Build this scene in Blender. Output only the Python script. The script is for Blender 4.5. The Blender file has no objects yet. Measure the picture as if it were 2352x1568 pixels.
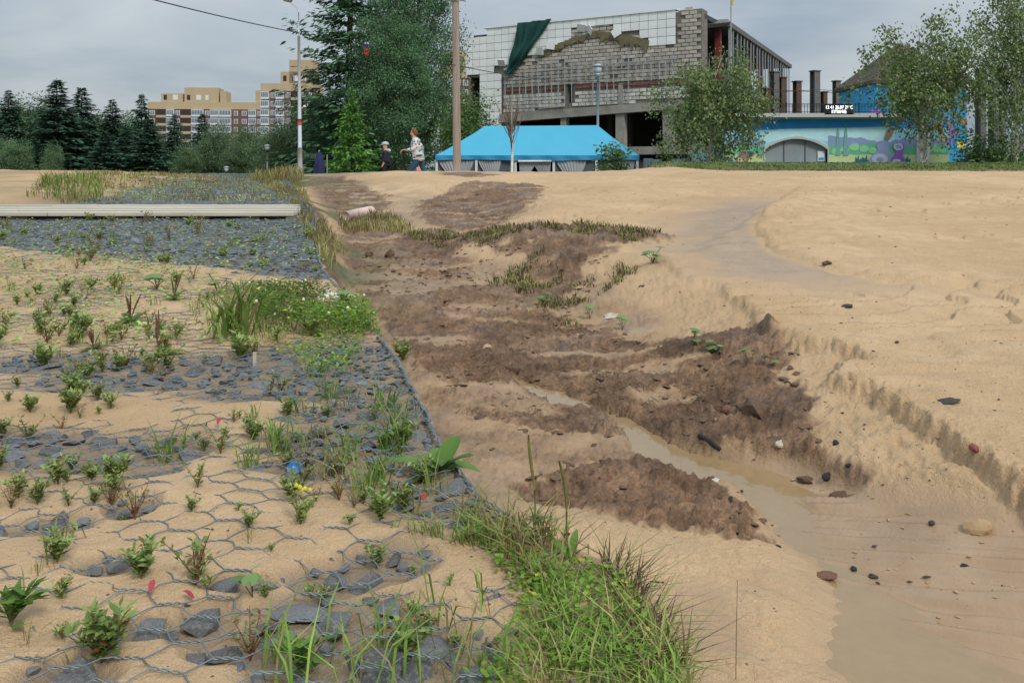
import bpy, bmesh, math, random
import numpy as np
from mathutils import Vector, Matrix

# ------------------------------------------------------------------ camera, sky, sun, exposure
W, H, CX, YH, F, CZ = 2352.0, 1568.0, 1176.0, 388.0, 1930.0, 1.0
sc = bpy.context.scene
col = sc.collection
cam_d = bpy.data.cameras.new('camera')
cam_d.sensor_width = 36.0
cam_d.lens = F / W * 36.0
cam_d.shift_y = -(H / 2 - YH) / W
cam_d.clip_start = 0.05
cam_d.clip_end = 4000.0
cam = bpy.data.objects.new('camera', cam_d)
cam.location = (0, 0, CZ)
cam.rotation_euler = (math.radians(90), 0, 0)
col.objects.link(cam)
sc.camera = cam

SUN_EL, SUN_AZ = math.radians(46), math.radians(150)     # from the right
world = bpy.data.worlds.new('World')
sc.world = world
world.use_nodes = True
nt = world.node_tree
nt.nodes.clear()
def wn(t, **k):
    n = nt.nodes.new(t)
    for a, b in k.items(): setattr(n, a, b)
    return n
wout = wn('ShaderNodeOutputWorld'); wbg = wn('ShaderNodeBackground')
sky = wn('ShaderNodeTexSky', sky_type='NISHITA', sun_disc=False)
sky.sun_elevation = SUN_EL; sky.sun_rotation = math.radians(150); sky.air_density = 1.0; sky.dust_density = 2.0
skys = wn('ShaderNodeVectorMath', operation='SCALE'); skys.inputs['Scale'].default_value = 0.10
nt.links.new(sky.outputs[0], skys.inputs[0])
tc = wn('ShaderNodeTexCoord'); sep = wn('ShaderNodeSeparateXYZ'); nt.links.new(tc.outputs['Generated'], sep.inputs[0])
def wm(op, a, b, clamp=False):
    n = wn('ShaderNodeMath', operation=op); n.use_clamp = clamp
    for i, v in enumerate((a, b)):
        if isinstance(v, (int, float)): n.inputs[i].default_value = v
        else: nt.links.new(v, n.inputs[i])
    return n.outputs[0]
zc = wm('MAXIMUM', sep.outputs[2], 0.0)
den = wm('ADD', zc, 0.22)
cmb = wn('ShaderNodeCombineXYZ')
nt.links.new(wm('DIVIDE', sep.outputs[0], den), cmb.inputs[0]); nt.links.new(wm('DIVIDE', sep.outputs[1], den), cmb.inputs[1])
cn = wn('ShaderNodeTexNoise'); cn.inputs['Scale'].default_value = 1.1; cn.inputs['Detail'].default_value = 5.0; cn.inputs['Roughness'].default_value = 0.5; cn.inputs['Distortion'].default_value = 0.35
nt.links.new(cmb.outputs[0], cn.inputs['Vector'])
ramp = wn('ShaderNodeValToRGB'); nt.links.new(cn.outputs[0], ramp.inputs[0])
ramp.color_ramp.elements[0].position = 0.36; ramp.color_ramp.elements[0].color = (0.55, 0.69, 0.84, 1)
ramp.color_ramp.elements[1].position = 0.64; ramp.color_ramp.elements[1].color = (0.98, 1.07, 1.13, 1)
cie = wm('MULTIPLY', wm('ADD', 1.0, wm('MULTIPLY', zc, 1.8)), 0.305)      # overcast sky: zenith three times the horizon
cl = wn('ShaderNodeVectorMath', operation='SCALE'); nt.links.new(ramp.outputs[0], cl.inputs[0]); nt.links.new(cie, cl.inputs['Scale'])
mixw = wn('ShaderNodeMix', data_type='RGBA'); mixw.inputs[0].default_value = 0.93
nt.links.new(skys.outputs[0], mixw.inputs[6]); nt.links.new(cl.outputs[0], mixw.inputs[7])
nt.links.new(mixw.outputs[2], wbg.inputs[0]); wbg.inputs[1].default_value = 1.0
nt.links.new(wbg.outputs[0], wout.inputs[0])

sun_d = bpy.data.lights.new('sun', 'SUN')
sun_d.energy = 1.5; sun_d.angle = math.radians(14); sun_d.color = (1.0, 0.95, 0.88)
sun = bpy.data.objects.new('sun', sun_d)
d = Vector((math.sin(SUN_AZ) * math.cos(SUN_EL), math.cos(SUN_AZ) * math.cos(SUN_EL), math.sin(SUN_EL)))
sun.rotation_euler = d.to_track_quat('Z', 'Y').to_euler()
sun.location = (-20, -20, 40)
col.objects.link(sun)
sc.view_settings.view_transform = 'Standard'
sc.view_settings.look = 'None'
sc.view_settings.exposure = 0.54
sc.view_settings.gamma = 1.0
sc.render.engine = 'CYCLES'
sc.cycles.max_bounces = 6
sc.cycles.diffuse_bounces = 3
sc.cycles.glossy_bounces = 2
sc.cycles.transmission_bounces = 3
sc.cycles.transparent_max_bounces = 6

# ------------------------------------------------------------------ helpers
rng = np.random.default_rng(7)
random.seed(7)

def sstep(a, b, x):
    t = np.clip((x - a) / (b - a), 0, 1)
    return t * t * (3 - 2 * t)
_perm = {}
def perlin(x, y, seed=0):
    if seed not in _perm:
        r = np.random.default_rng(1000 + seed)
        p = r.permutation(256); a = r.random(256) * 2 * np.pi
        _perm[seed] = (np.concatenate([p, p, p[:2]]), np.cos(a), np.sin(a))
    p, gx, gy = _perm[seed]
    x = np.asarray(x, float); y = np.asarray(y, float)
    xf = np.floor(x); yf = np.floor(y)
    xi = xf.astype(np.int64) & 255; yi = yf.astype(np.int64) & 255
    u = x - xf; v = y - yf
    def g(ix, iy, dx, dy):
        k = p[p[ix] + iy]
        return gx[k] * dx + gy[k] * dy
    su = u * u * u * (u * (u * 6 - 15) + 10); sv = v * v * v * (v * (v * 6 - 15) + 10)
    a = g(xi, yi, u, v); b = g(xi + 1, yi, u - 1, v); c = g(xi, yi + 1, u, v - 1); d_ = g(xi + 1, yi + 1, u - 1, v - 1)
    return ((a + su * (b - a)) * (1 - sv) + (c + su * (d_ - c)) * sv) * 1.5
def fbm(x, y, octv=4, seed=0, gain=0.5):
    s = 0; a = 1.0; t = 0
    for i in range(octv):
        s = s + a * perlin(x * 2 ** i + 17.3 * i, y * 2 ** i - 9.1 * i, seed + i); t += a; a *= gain
    return s / t
def ridge(x, y, octv=4, seed=0):
    s = 0; a = 1.0; t = 0
    for i in range(octv):
        s = s + a * (1 - 2 * np.abs(perlin(x * 2 ** i + 3.3 * i, y * 2 ** i - 5.1 * i, seed + i))); t += a; a *= 0.5
    return s / t
def seg_dist(X, Y, pts):
    """distance to a polyline and sign (+ on the right-hand side walking along it)"""
    best = np.full(X.shape, 1e9); sg = np.zeros(X.shape)
    for (x0, y0), (x1, y1) in zip(pts[:-1], pts[1:]):
        dx, dy = x1 - x0, y1 - y0; L2 = dx * dx + dy * dy + 1e-12
        t = np.clip(((X - x0) * dx + (Y - y0) * dy) / L2, 0, 1)
        ex = X - x0 - t * dx; ey = Y - y0 - t * dy
        dd = np.hypot(ex, ey); cr = (X - x0) * dy - (Y - y0) * dx
        m = dd < best
        best = np.where(m, dd, best); sg = np.where(m, np.sign(cr), sg)
    return best, sg
def in_poly(X, Y, pts):
    r = np.zeros(np.shape(X), bool); n = len(pts)
    for i in range(n):
        x0, y0 = pts[i]; x1, y1 = pts[(i + 1) % n]
        c = ((y0 > Y) != (y1 > Y)) & (X < (x1 - x0) * (Y - y0) / (y1 - y0 + 1e-12) + x0)
        r ^= c
    return r
def poly_sd(X, Y, pts):
    d_, _ = seg_dist(X, Y, list(pts) + [pts[0]])
    return np.where(in_poly(X, Y, pts), d_, -d_)      # positive inside

_tube_faces = {}
class MB:
    """collects verts and faces; build() links ONE mesh object"""
    def __init__(s): s.v = []; s.f = []; s.n = 0
    def add(s, v, f):
        v = np.asarray(v, float).reshape(-1, 3)
        if isinstance(f, np.ndarray): s.f.append(f + s.n)
        else:
            by = {}
            for q in f: by.setdefault(len(q), []).append(q)
            for q in by.values(): s.f.append(np.array(q, int) + s.n)
        s.v.append(v); s.n += len(v)
        return s
    def box(s, x0, x1, y0, y1, z0, z1):
        v = [(x, y, z) for z in (z0, z1) for y in (y0, y1) for x in (x0, x1)]
        return s.add(v, [(0, 2, 3, 1), (4, 5, 7, 6), (0, 1, 5, 4), (2, 6, 7, 3), (0, 4, 6, 2), (1, 3, 7, 5)])
    def prism(s, poly, d0, d1, axis='y'):
        """extrude a closed 2-D outline (a, b) along an axis"""
        n = len(poly)
        if axis == 'y': v = [(a, d0, b) for a, b in poly] + [(a, d1, b) for a, b in poly]
        elif axis == 'z': v = [(a, b, d0) for a, b in poly] + [(a, b, d1) for a, b in poly]
        else: v = [(d0, a, b) for a, b in poly] + [(d1, a, b) for a, b in poly]
        f = [tuple(range(n)), tuple(range(2 * n - 1, n - 1, -1))] + [(i, i + n, (i + 1) % n + n, (i + 1) % n) for i in range(n)]
        return s.add(v, f)
    def tube(s, pts, rad, sides=6, cap=True):
        pts = np.asarray(pts, float); n = len(pts)
        rad = np.broadcast_to(np.asarray(rad, float), (n,))
        t = np.gradient(pts, axis=0); t /= (np.linalg.norm(t, axis=1, keepdims=True) + 1e-12)
        ref = np.array([0, 0, 1.0]) if abs(t[0][2]) < 0.9 else np.array([1.0, 0, 0])
        a = np.arange(sides) * 2 * np.pi / sides
        u = np.cross(t, ref); u /= np.linalg.norm(u, axis=1, keepdims=True) + 1e-12
        w = np.cross(t, u)
        vs = pts[:, None, :] + rad[:, None, None] * (np.cos(a)[None, :, None] * u[:, None, :] + np.sin(a)[None, :, None] * w[:, None, :])
        key = (n, sides)
        if key not in _tube_faces:
            k = np.arange(sides); k2 = (k + 1) % sides; o = (np.arange(n - 1) * sides)[:, None]
            _tube_faces[key] = np.stack([o + k, o + k2, o + sides + k2, o + sides + k], -1).reshape(-1, 4)
        s.add(vs.reshape(-1, 3), _tube_faces[key])
        if cap:
            s.f.append(np.array([list(range(sides))]) + s.n - n * sides)
            s.f.append(np.array([list(range(sides))[::-1]]) + s.n - sides)
        return s
    def lathe(s, prof, cx=0, cy=0, sides=12):
        a = np.arange(sides) * 2 * np.pi / sides
        v = np.concatenate([np.stack([cx + r * np.cos(a), cy + r * np.sin(a), np.full(sides, z)], 1) for r, z in prof])
        f = [(i * sides + k, i * sides + (k + 1) % sides, (i + 1) * sides + (k + 1) % sides, (i + 1) * sides + k) for i in range(len(prof) - 1) for k in range(sides)]
        s.add(v, np.array(f))
        s.f.append(np.array([list(range(sides))[::-1]]) + s.n - len(v)); s.f.append(np.array([list(range(sides))]) + s.n - sides)
        return s
    def cards(s, c, t, nrm, length, width):
        """leaf-shaped rhombi: centre of the base c, tip direction t, flat normal nrm"""
        c = np.asarray(c, float); t = t / (np.linalg.norm(t, axis=1, keepdims=True) + 1e-9)
        b = np.cross(t, nrm); b /= (np.linalg.norm(b, axis=1, keepdims=True) + 1e-9)
        L = np.broadcast_to(np.asarray(length, float), (len(c),))[:, None]; Wd = np.broadcast_to(np.asarray(width, float), (len(c),))[:, None]
        up = np.cross(b, t)
        v = np.stack([c, c + t * L * .45 + b * Wd / 2 + up * Wd * .12, c + t * L, c + t * L * .45 - b * Wd / 2 + up * Wd * .12], 1).reshape(-1, 3)
        n = len(c)
        f = np.arange(4 * n).reshape(n, 4)
        return s.add(v, f)
    def mesh(s, name, mat=None, smooth=False):
        me = bpy.data.meshes.new(name)
        v = np.concatenate(s.v); me.vertices.add(len(v)); me.vertices.foreach_set('co', v.ravel())
        tot = sum(f.size for f in s.f); npoly = sum(len(f) for f in s.f)
        me.loops.add(tot); me.polygons.add(npoly)
        me.loops.foreach_set('vertex_index', np.concatenate([f.ravel() for f in s.f]).astype(np.int32))
        cnt = np.concatenate([np.full(len(f), f.shape[1]) for f in s.f])
        st = np.concatenate([[0], np.cumsum(cnt)[:-1]])
        me.polygons.foreach_set('loop_start', st.astype(np.int32))
        me.polygons.foreach_set('use_smooth', np.full(npoly, bool(smooth)))
        if mat: me.materials.append(M[mat] if isinstance(mat, str) else mat)
        me.update(calc_edges=True); me.validate()
        return me
    def build(s, name, mat, parent=None, smooth=False, **tags):
        return link(name, s.mesh(name, mat, smooth), parent, **tags)

def tag(o, label=None, cat=None, group=None, kind=None):
    if label: o['label'] = label
    if cat: o['category'] = cat
    if group: o['group'] = group
    if kind: o['kind'] = kind
    return o
def link(name, me, parent=None, loc=None, rot=None, scl=None, **tags):
    o = bpy.data.objects.new(name, me); col.objects.link(o)
    if parent is not None: o.parent = parent
    if loc is not None: o.location = loc
    if rot is not None: o.rotation_euler = rot
    if scl is not None: o.scale = scl
    return tag(o, **tags)
def thing(name, loc, label, cat, group=None, rz=0, scl=1.0):
    o = link(name, None, None, loc, (0, 0, rz), (scl,) * 3)
    o.empty_display_size = 0.1
    return tag(o, label, cat, group)

# ------------------------------------------------------------------ procedural materials
M = {}
def nodes_of(name):
    m = bpy.data.materials.new(name); m.use_nodes = True
    t = m.node_tree; b = t.nodes['Principled BSDF']
    M[name] = m
    return m, t, b
def N(t, ty, **k):
    n = t.nodes.new(ty)
    for a, b in k.items():
        if a in n.inputs.keys() if False else hasattr(n, a): setattr(n, a, b)
    return n
def setin(n, **k):
    for a, b in k.items(): n.inputs[a.replace('_', ' ')].default_value = b
    return n
def mixc(t, fac, a, b, mode='MIX'):
    n = t.nodes.new('ShaderNodeMix'); n.data_type = 'RGBA'; n.blend_type = mode; n.clamp_factor = True
    for i, v in ((0, fac), (6, a), (7, b)):
        if hasattr(v, 'links'): t.links.new(v, n.inputs[i])
        elif isinstance(v, (int, float)): n.inputs[i].default_value = v if i == 0 else (v, v, v, 1)
        else: n.inputs[i].default_value = (*v, 1)[:4]
    return n.outputs[2]
def mth(t, op, a, b=0.0, clamp=False):
    n = t.nodes.new('ShaderNodeMath'); n.operation = op; n.use_clamp = clamp
    for i, v in enumerate((a, b)):
        if hasattr(v, 'links'): t.links.new(v, n.inputs[i])
        else: n.inputs[i].default_value = v
    return n.outputs[0]
def noise(t, vec, scale, detail=4.0, rough=0.55, dist=0.0):
    n = t.nodes.new('ShaderNodeTexNoise')
    setin(n, Scale=scale, Detail=detail, Roughness=rough, Distortion=dist)
    if vec is not None: t.links.new(vec, n.inputs['Vector'])
    return n.outputs[0]
def remap(t, v, a, b, c=0.0, d_=1.0):
    n = t.nodes.new('ShaderNodeMapRange'); n.clamp = True
    t.links.new(v, n.inputs[0])
    for i, q in enumerate((a, b, c, d_)): n.inputs[i + 1].default_value = q
    return n.outputs[0]
def coords(t, scl=None):
    c = t.nodes.new('ShaderNodeTexCoord').outputs['Object']
    if scl is None: return c
    m = t.nodes.new('ShaderNodeMapping'); m.inputs['Scale'].default_value = scl; t.links.new(c, m.inputs[0])
    return m.outputs[0]
def bump(t, b, h, strength=0.4, dist=0.01):
    n = t.nodes.new('ShaderNodeBump'); n.inputs['Strength'].default_value = strength; n.inputs['Distance'].default_value = dist
    t.links.new(h, n.inputs['Height']); t.links.new(n.outputs[0], b.inputs['Normal'])
    return n
def plain(name, c, rough=0.7, var=0.25, scale=3.0, stretch=None, dirt=None, dirt_amt=0.4, bumpd=0.0, metal=0.0, spec=0.4, island=0.0):
    """colour with grain, blotches of dirt and a little relief"""
    m, t, b = nodes_of(name)
    v = coords(t, stretch)
    n1 = noise(t, v, scale, 6.0, 0.65); n2 = noise(t, v, scale * 9, 4.0, 0.6)
    k = mth(t, 'ADD', mth(t, 'MULTIPLY', n1, 0.65), mth(t, 'MULTIPLY', n2, 0.35))
    k = remap(t, k, 0.3, 0.7, 1 - var, 1 + var)
    if island:
        g = t.nodes.new('ShaderNodeNewGeometry'); oi = t.nodes.new('ShaderNodeObjectInfo')
        r = mth(t, 'FRACT', mth(t, 'ADD', g.outputs['Random Per Island'], oi.outputs['Random']))
        k = mth(t, 'MULTIPLY', k, remap(t, r, 0, 1, 1 - island, 1 + island))
    cc = mixc(t, 1.0, c, k, 'MULTIPLY')
    if dirt:
        dn = remap(t, noise(t, v, scale * 0.6, 6.0, 0.7), 0.48, 0.72, 0, dirt_amt)
        cc = mixc(t, dn, cc, dirt)
    t.links.new(cc, b.inputs['Base Color'])
    b.inputs['Roughness'].default_value = rough; b.inputs['Metallic'].default_value = metal
    b.inputs['Specular IOR Level'].default_value = spec
    if bumpd: bump(t, b, n2, 0.5, bumpd)
    return m
def leaf_mat(name, c1, c2, rough=0.55, trans=0.3, extra=None, frac=0.0):
    """foliage: every leaf its own tint, a little light through it"""
    m, t, b = nodes_of(name)
    g = t.nodes.new('ShaderNodeNewGeometry'); oi = t.nodes.new('ShaderNodeObjectInfo')
    r = mth(t, 'FRACT', mth(t, 'ADD', g.outputs['Random Per Island'], oi.outputs['Random']))
    cc = mixc(t, r, c1, c2)
    n1 = noise(t, coords(t), 1.1, 3.0)
    cc = mixc(t, 1.0, cc, remap(t, n1, 0.35, 0.65, 0.55, 1.42), 'MULTIPLY')
    cc = mixc(t, 1.0, cc, remap(t, oi.outputs['Random'], 0, 1, 0.85, 1.15), 'MULTIPLY')
    if extra:
        r2 = mth(t, 'FRACT', mth(t, 'MULTIPLY', g.outputs['Random Per Island'], 37.7))
        cc = mixc(t, mth(t, 'LESS_THAN', r2, frac), cc, extra)
    t.links.new(cc, b.inputs['Base Color']); b.inputs['Roughness'].default_value = rough; b.inputs['Specular IOR Level'].default_value = 0.25
    tr = t.nodes.new('ShaderNodeBsdfTranslucent'); t.links.new(cc, tr.inputs[0])
    mx = t.nodes.new('ShaderNodeMixShader'); mx.inputs[0].default_value = trans
    out = t.nodes['Material Output']
    t.links.new(b.outputs[0], mx.inputs[1]); t.links.new(tr.outputs[0], mx.inputs[2]); t.links.new(mx.outputs[0], out.inputs[0])
    return m

# foliage
leaf_mat('spruce_far', (0.044, 0.101, 0.073), (0.086, 0.171, 0.101), trans=0.12)
leaf_mat('spruce_dark', (0.046, 0.105, 0.059), (0.096, 0.188, 0.092), trans=0.12)
leaf_mat('spruce_young', (0.068, 0.178, 0.031), (0.145, 0.306, 0.051), trans=0.2)
leaf_mat('leaf_forest', (0.078, 0.147, 0.070), (0.167, 0.244, 0.117), trans=0.3)
leaf_mat('leaf_poplar', (0.059, 0.148, 0.064), (0.173, 0.296, 0.144), trans=0.25)
leaf_mat('leaf_bright', (0.081, 0.162, 0.041), (0.162, 0.257, 0.074), trans=0.3)
leaf_mat('leaf_birch', (0.095, 0.164, 0.050), (0.240, 0.302, 0.126), trans=0.3, extra=(0.24, 0.24, 0.12), frac=0.07)
leaf_mat('leaf_lilac', (0.054, 0.121, 0.035), (0.121, 0.203, 0.068), trans=0.25)
leaf_mat('leaf_lime', (0.189, 0.297, 0.041), (0.297, 0.392, 0.081), trans=0.3)
leaf_mat('blade', (0.108, 0.203, 0.034), (0.270, 0.392, 0.081), trans=0.35, extra=(0.34, 0.28, 0.13), frac=0.24)
leaf_mat('blade_dry', (0.189, 0.203, 0.061), (0.365, 0.338, 0.135), trans=0.3, extra=(0.20, 0.12, 0.06), frac=0.3)
leaf_mat('blade_mud', (0.115, 0.128, 0.041), (0.270, 0.284, 0.081), trans=0.25, extra=(0.10, 0.06, 0.035), frac=0.45)
leaf_mat('lawn', (0.101, 0.176, 0.041), (0.189, 0.257, 0.074), trans=0.3, extra=(0.20, 0.16, 0.07), frac=0.12)
leaf_mat('weed', (0.176, 0.280, 0.074), (0.410, 0.522, 0.167), trans=0.3, extra=(0.24, 0.11, 0.045), frac=0.10)
leaf_mat('weed_red', (0.205, 0.223, 0.077), (0.376, 0.359, 0.137), trans=0.3, extra=(0.26, 0.055, 0.03), frac=0.16)
leaf_mat('clover', (0.115, 0.243, 0.027), (0.257, 0.419, 0.061), trans=0.35, extra=(0.62, 0.55, 0.05), frac=0.045)
leaf_mat('plantain', (0.115, 0.223, 0.041), (0.203, 0.338, 0.081), trans=0.3)
leaf_mat('coltsfoot', (0.149, 0.284, 0.081), (0.243, 0.392, 0.135), trans=0.25)
plain('spike', (0.115, 0.062, 0.036), 0.9, 0.4, 60, bumpd=0.002)
plain('spike_green', (0.150, 0.150, 0.045), 0.9, 0.35, 60, bumpd=0.002)
plain('stem', (0.17, 0.13, 0.06), 0.8, 0.3, 40)
plain('stem_red', (0.20, 0.075, 0.045), 0.8, 0.3, 40)
plain('flower_white', (0.75, 0.73, 0.65), 0.8, 0.15, 60)
plain('flower_yellow', (0.55, 0.50, 0.05), 0.8, 0.2, 60)
plain('leaf_crimson', (0.36, 0.04, 0.05), 0.6, 0.3, 40)
plain('roots', (0.10, 0.062, 0.038), 0.95, 0.4, 30, island=0.5)
plain('bark_dark', (0.075, 0.058, 0.045), 0.95, 0.4, 3, (1, 1, 0.25), bumpd=0.02)
plain('bark_birch', (0.60, 0.57, 0.50), 0.8, 0.15, 2.2, (1, 1, 3.5), (0.035, 0.03, 0.028), 0.85)
plain('twig', (0.15, 0.10, 0.075), 0.9, 0.3, 10)
# beach
plain('stone', (0.130, 0.138, 0.146), 0.8, 0.4, 16, None, (0.36, 0.315, 0.25), 0.75, 0.004, island=0.3)
plain('stone_far', (0.115, 0.135, 0.150), 0.8, 0.35, 9, None, (0.26, 0.27, 0.27), 0.5, 0.004, island=0.45)
plain('wire', (0.20, 0.235, 0.25), 0.45, 0.25, 30, metal=0.35, spec=0.5)
plain('deck_wood', (0.47, 0.435, 0.355), 0.85, 0.2, 5, (0.18, 3, 3), (0.20, 0.18, 0.14), 0.5, 0.003, island=0.12)
plain('deck_dark', (0.17, 0.145, 0.11), 0.9, 0.3, 5)
plain('clod', (0.135, 0.080, 0.048), 0.75, 0.35, 18, None, (0.070, 0.042, 0.026), 0.6, 0.008)
plain('coal', (0.016, 0.015, 0.016), 0.55, 0.3, 30, bumpd=0.003)
plain('pebble_tan', (0.42, 0.30, 0.19), 0.7, 0.3, 25, bumpd=0.002)
plain('pebble_pale', (0.50, 0.46, 0.38), 0.7, 0.25, 25, bumpd=0.002)
plain('pebble_red', (0.24, 0.075, 0.055), 0.8, 0.3, 25, bumpd=0.003)
plain('pebble_brown', (0.17, 0.085, 0.045), 0.6, 0.45, 12, None, (0.30, 0.17, 0.08), 0.5, 0.004)
plain('pebble_dark', (0.055, 0.045, 0.038), 0.8, 0.4, 25, bumpd=0.002)
plain('pink_plastic', (0.62, 0.46, 0.40), 0.5, 0.12, 6)
plain('blue_plastic', (0.02, 0.20, 0.52), 0.35, 0.1, 20)
# ------------------------------------------------------------------ the terrain
def base_pt(px, py, kind):
    """picture point on one of the three mean slopes: M mattress, F gully floor, R right-hand sand"""
    h0, s = {'M': (.76, .03), 'F': (.98, .035), 'R': (.80, .035)}[kind]
    Y = F * h0 / (py - YH + F * s)
    return ((px - CX) * Y / F, Y)
def bp(pts, kind): return [base_pt(x, y, kind) for x, y in pts]
EDGE_Y = np.array([-3, .5, 1.0, 1.19, 1.32, 1.48, 1.63, 1.77, 2.16, 2.7, 3.33, 4.07, 5.0, 5.87, 9.2, 17.2, 22, 40])
EDGE_X = np.array([.4, .36, .30, .25, .215, .19, .06, -.06, -.19, -.33, -.53, -.80, -1.12, -1.36, -2.15, -4.55, -6, -11])
BANK = bp([(2500, 1150), (2352, 1085), (2260, 1030), (2190, 985), (2090, 935), (2010, 880), (1925, 855), (1940, 830), (2012, 815), (1955, 792), (1850, 770), (1760, 740), (1720, 690), (1650, 645), (1585, 640)], 'R') + \
       bp([(1500, 590), (1300, 560), (1190, 540), (1290, 470), (1200, 440), (1000, 425), (900, 410)], 'R')
WASH_R = bp([(2600, 700), (2352, 668), (2220, 655), (2100, 650), (1980, 632), (1880, 612), (1800, 590), (1770, 560), (1740, 530), (1760, 490), (1800, 460), (1850, 430)], 'R')
WASH_L = bp([(1790, 455), (1735, 480), (1700, 515), (1630, 545), (1600, 575), (1540, 590)], 'R')
STREAM = bp([(1190, 870), (1290, 905), (1420, 950), (1530, 1030), (1650, 1055), (1760, 1075), (1850, 1130), (1960, 1200), (2130, 1290), (2300, 1390), (2500, 1500), (2900, 1700)], 'F')
MUD = [bp([(735, 560), (800, 525), (870, 520), (1010, 545), (1100, 585), (1160, 600), (1290, 600), (1480, 600), (1380, 640), (1290, 700), (1330, 740), (1420, 780), (1560, 800), (1760, 835), (1830, 880),
           (1790, 920), (1860, 985), (1880, 1060), (1990, 1140), (1920, 1160), (1840, 1100), (1740, 1045), (1680, 1030), (1500, 1000), (1300, 1005), (1060, 965), (1020, 900), (960, 850), (890, 760), (800, 680)], 'F'),
       bp([(1170, 1120), (1240, 1100), (1330, 1075), (1480, 1060), (1620, 1085), (1700, 1140), (1770, 1200), (1795, 1240), (1700, 1250), (1600, 1230), (1400, 1190), (1220, 1160)], 'F'),
       bp([(650, 418), (800, 432), (905, 468), (870, 500), (800, 520), (740, 500), (690, 450)], 'F'),
       bp([(960, 470), (1090, 448), (1250, 458), (1240, 488), (1130, 540), (1010, 530), (950, 500)], 'F'),
       bp([(1005, 420), (1090, 418), (1150, 430), (1100, 438), (1010, 434)], 'F'),
       bp([(770, 404), (860, 400), (850, 411), (775, 413)], 'F'),
       bp([(915, 550), (1010, 533), (1120, 563), (1290, 568), (1450, 578), (1528, 600), (1420, 628), (1250, 598), (1100, 606), (990, 580)], 'F')]
SANDPOOL = [bp(q, 'F') for q in ([(800, 660), (960, 645), (1060, 668), (900, 680)], [(770, 620), (880, 625), (1060, 632), (930, 650), (780, 640)], [(1010, 720), (1200, 735), (1260, 745), (1080, 740)],
                                 [(960, 870), (1100, 885), (1180, 900), (1300, 960), (1100, 940), (990, 905)], [(1440, 905), (1560, 890), (1620, 930), (1500, 930)], [(1230, 700), (1400, 690), (1400, 740), (1280, 730)],
                                 [(1060, 590), (1220, 620), (1180, 660), (1100, 640)])]
SANDMAT = bp([(-400, 570), (0, 560), (130, 585), (300, 590), (600, 625), (690, 650), (560, 680), (440, 690), (300, 760), (0, 770), (-400, 770)], 'M')
ROCK = [(*base_pt(x, y, 'M'), rx, ry) for x, y, rx, ry in (
    (120, 830, .40, .10), (330, 868, .42, .10), (620, 850, .46, .20), (800, 830, .30, .25), (700, 890, .40, .12), (60, 1010, .22, .09), (240, 1040, .27, .11), (435, 1040, .06, .06), (340, 1080, .09, .05),
    (820, 1050, .25, .12), (700, 1070, .12, .05), (1000, 1120, .16, .12), (900, 960, .25, .16), (760, 1010, .15, .08), (250, 1310, .06, .03), (300, 1180, .05, .04), (80, 1215, .12, .04),
    (740, 1420, .14, .06), (870, 1520, .18, .08), (470, 1430, .06, .05), (340, 1445, .06, .03), (150, 1560, .07, .04), (880, 1300, .08, .05), (780, 1330, .09, .04), (970, 1490, .10, .05), (520, 1500, .06, .03), (660, 1480, .09, .05), (540, 1350, .07, .02))]
PUDDLE = [bp(q, 'F') for q in ([(1175, 880), (1220, 858), (1290, 880), (1370, 905), (1340, 930), (1260, 925)], [(1490, 1020), (1600, 1035), (1690, 1045), (1640, 1072), (1560, 1050)], [(1640, 920), (1680, 925), (1680, 990), (1650, 985)])]
CREST_X = np.array([-60, -14, -11, -9.5, -7.3, -5.9, -5.0, -3.6, -2.5, -1.5, .3, 1.6, 2.9, 3.8, 4.2, 5, 7, 13, 60])
CREST_H = np.array([-.05, .02, .05, .12, .22, .20, .13, .10, .04, .01, .03, .02, .0, -.055, .0, .055, .06, .07, .07])

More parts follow.
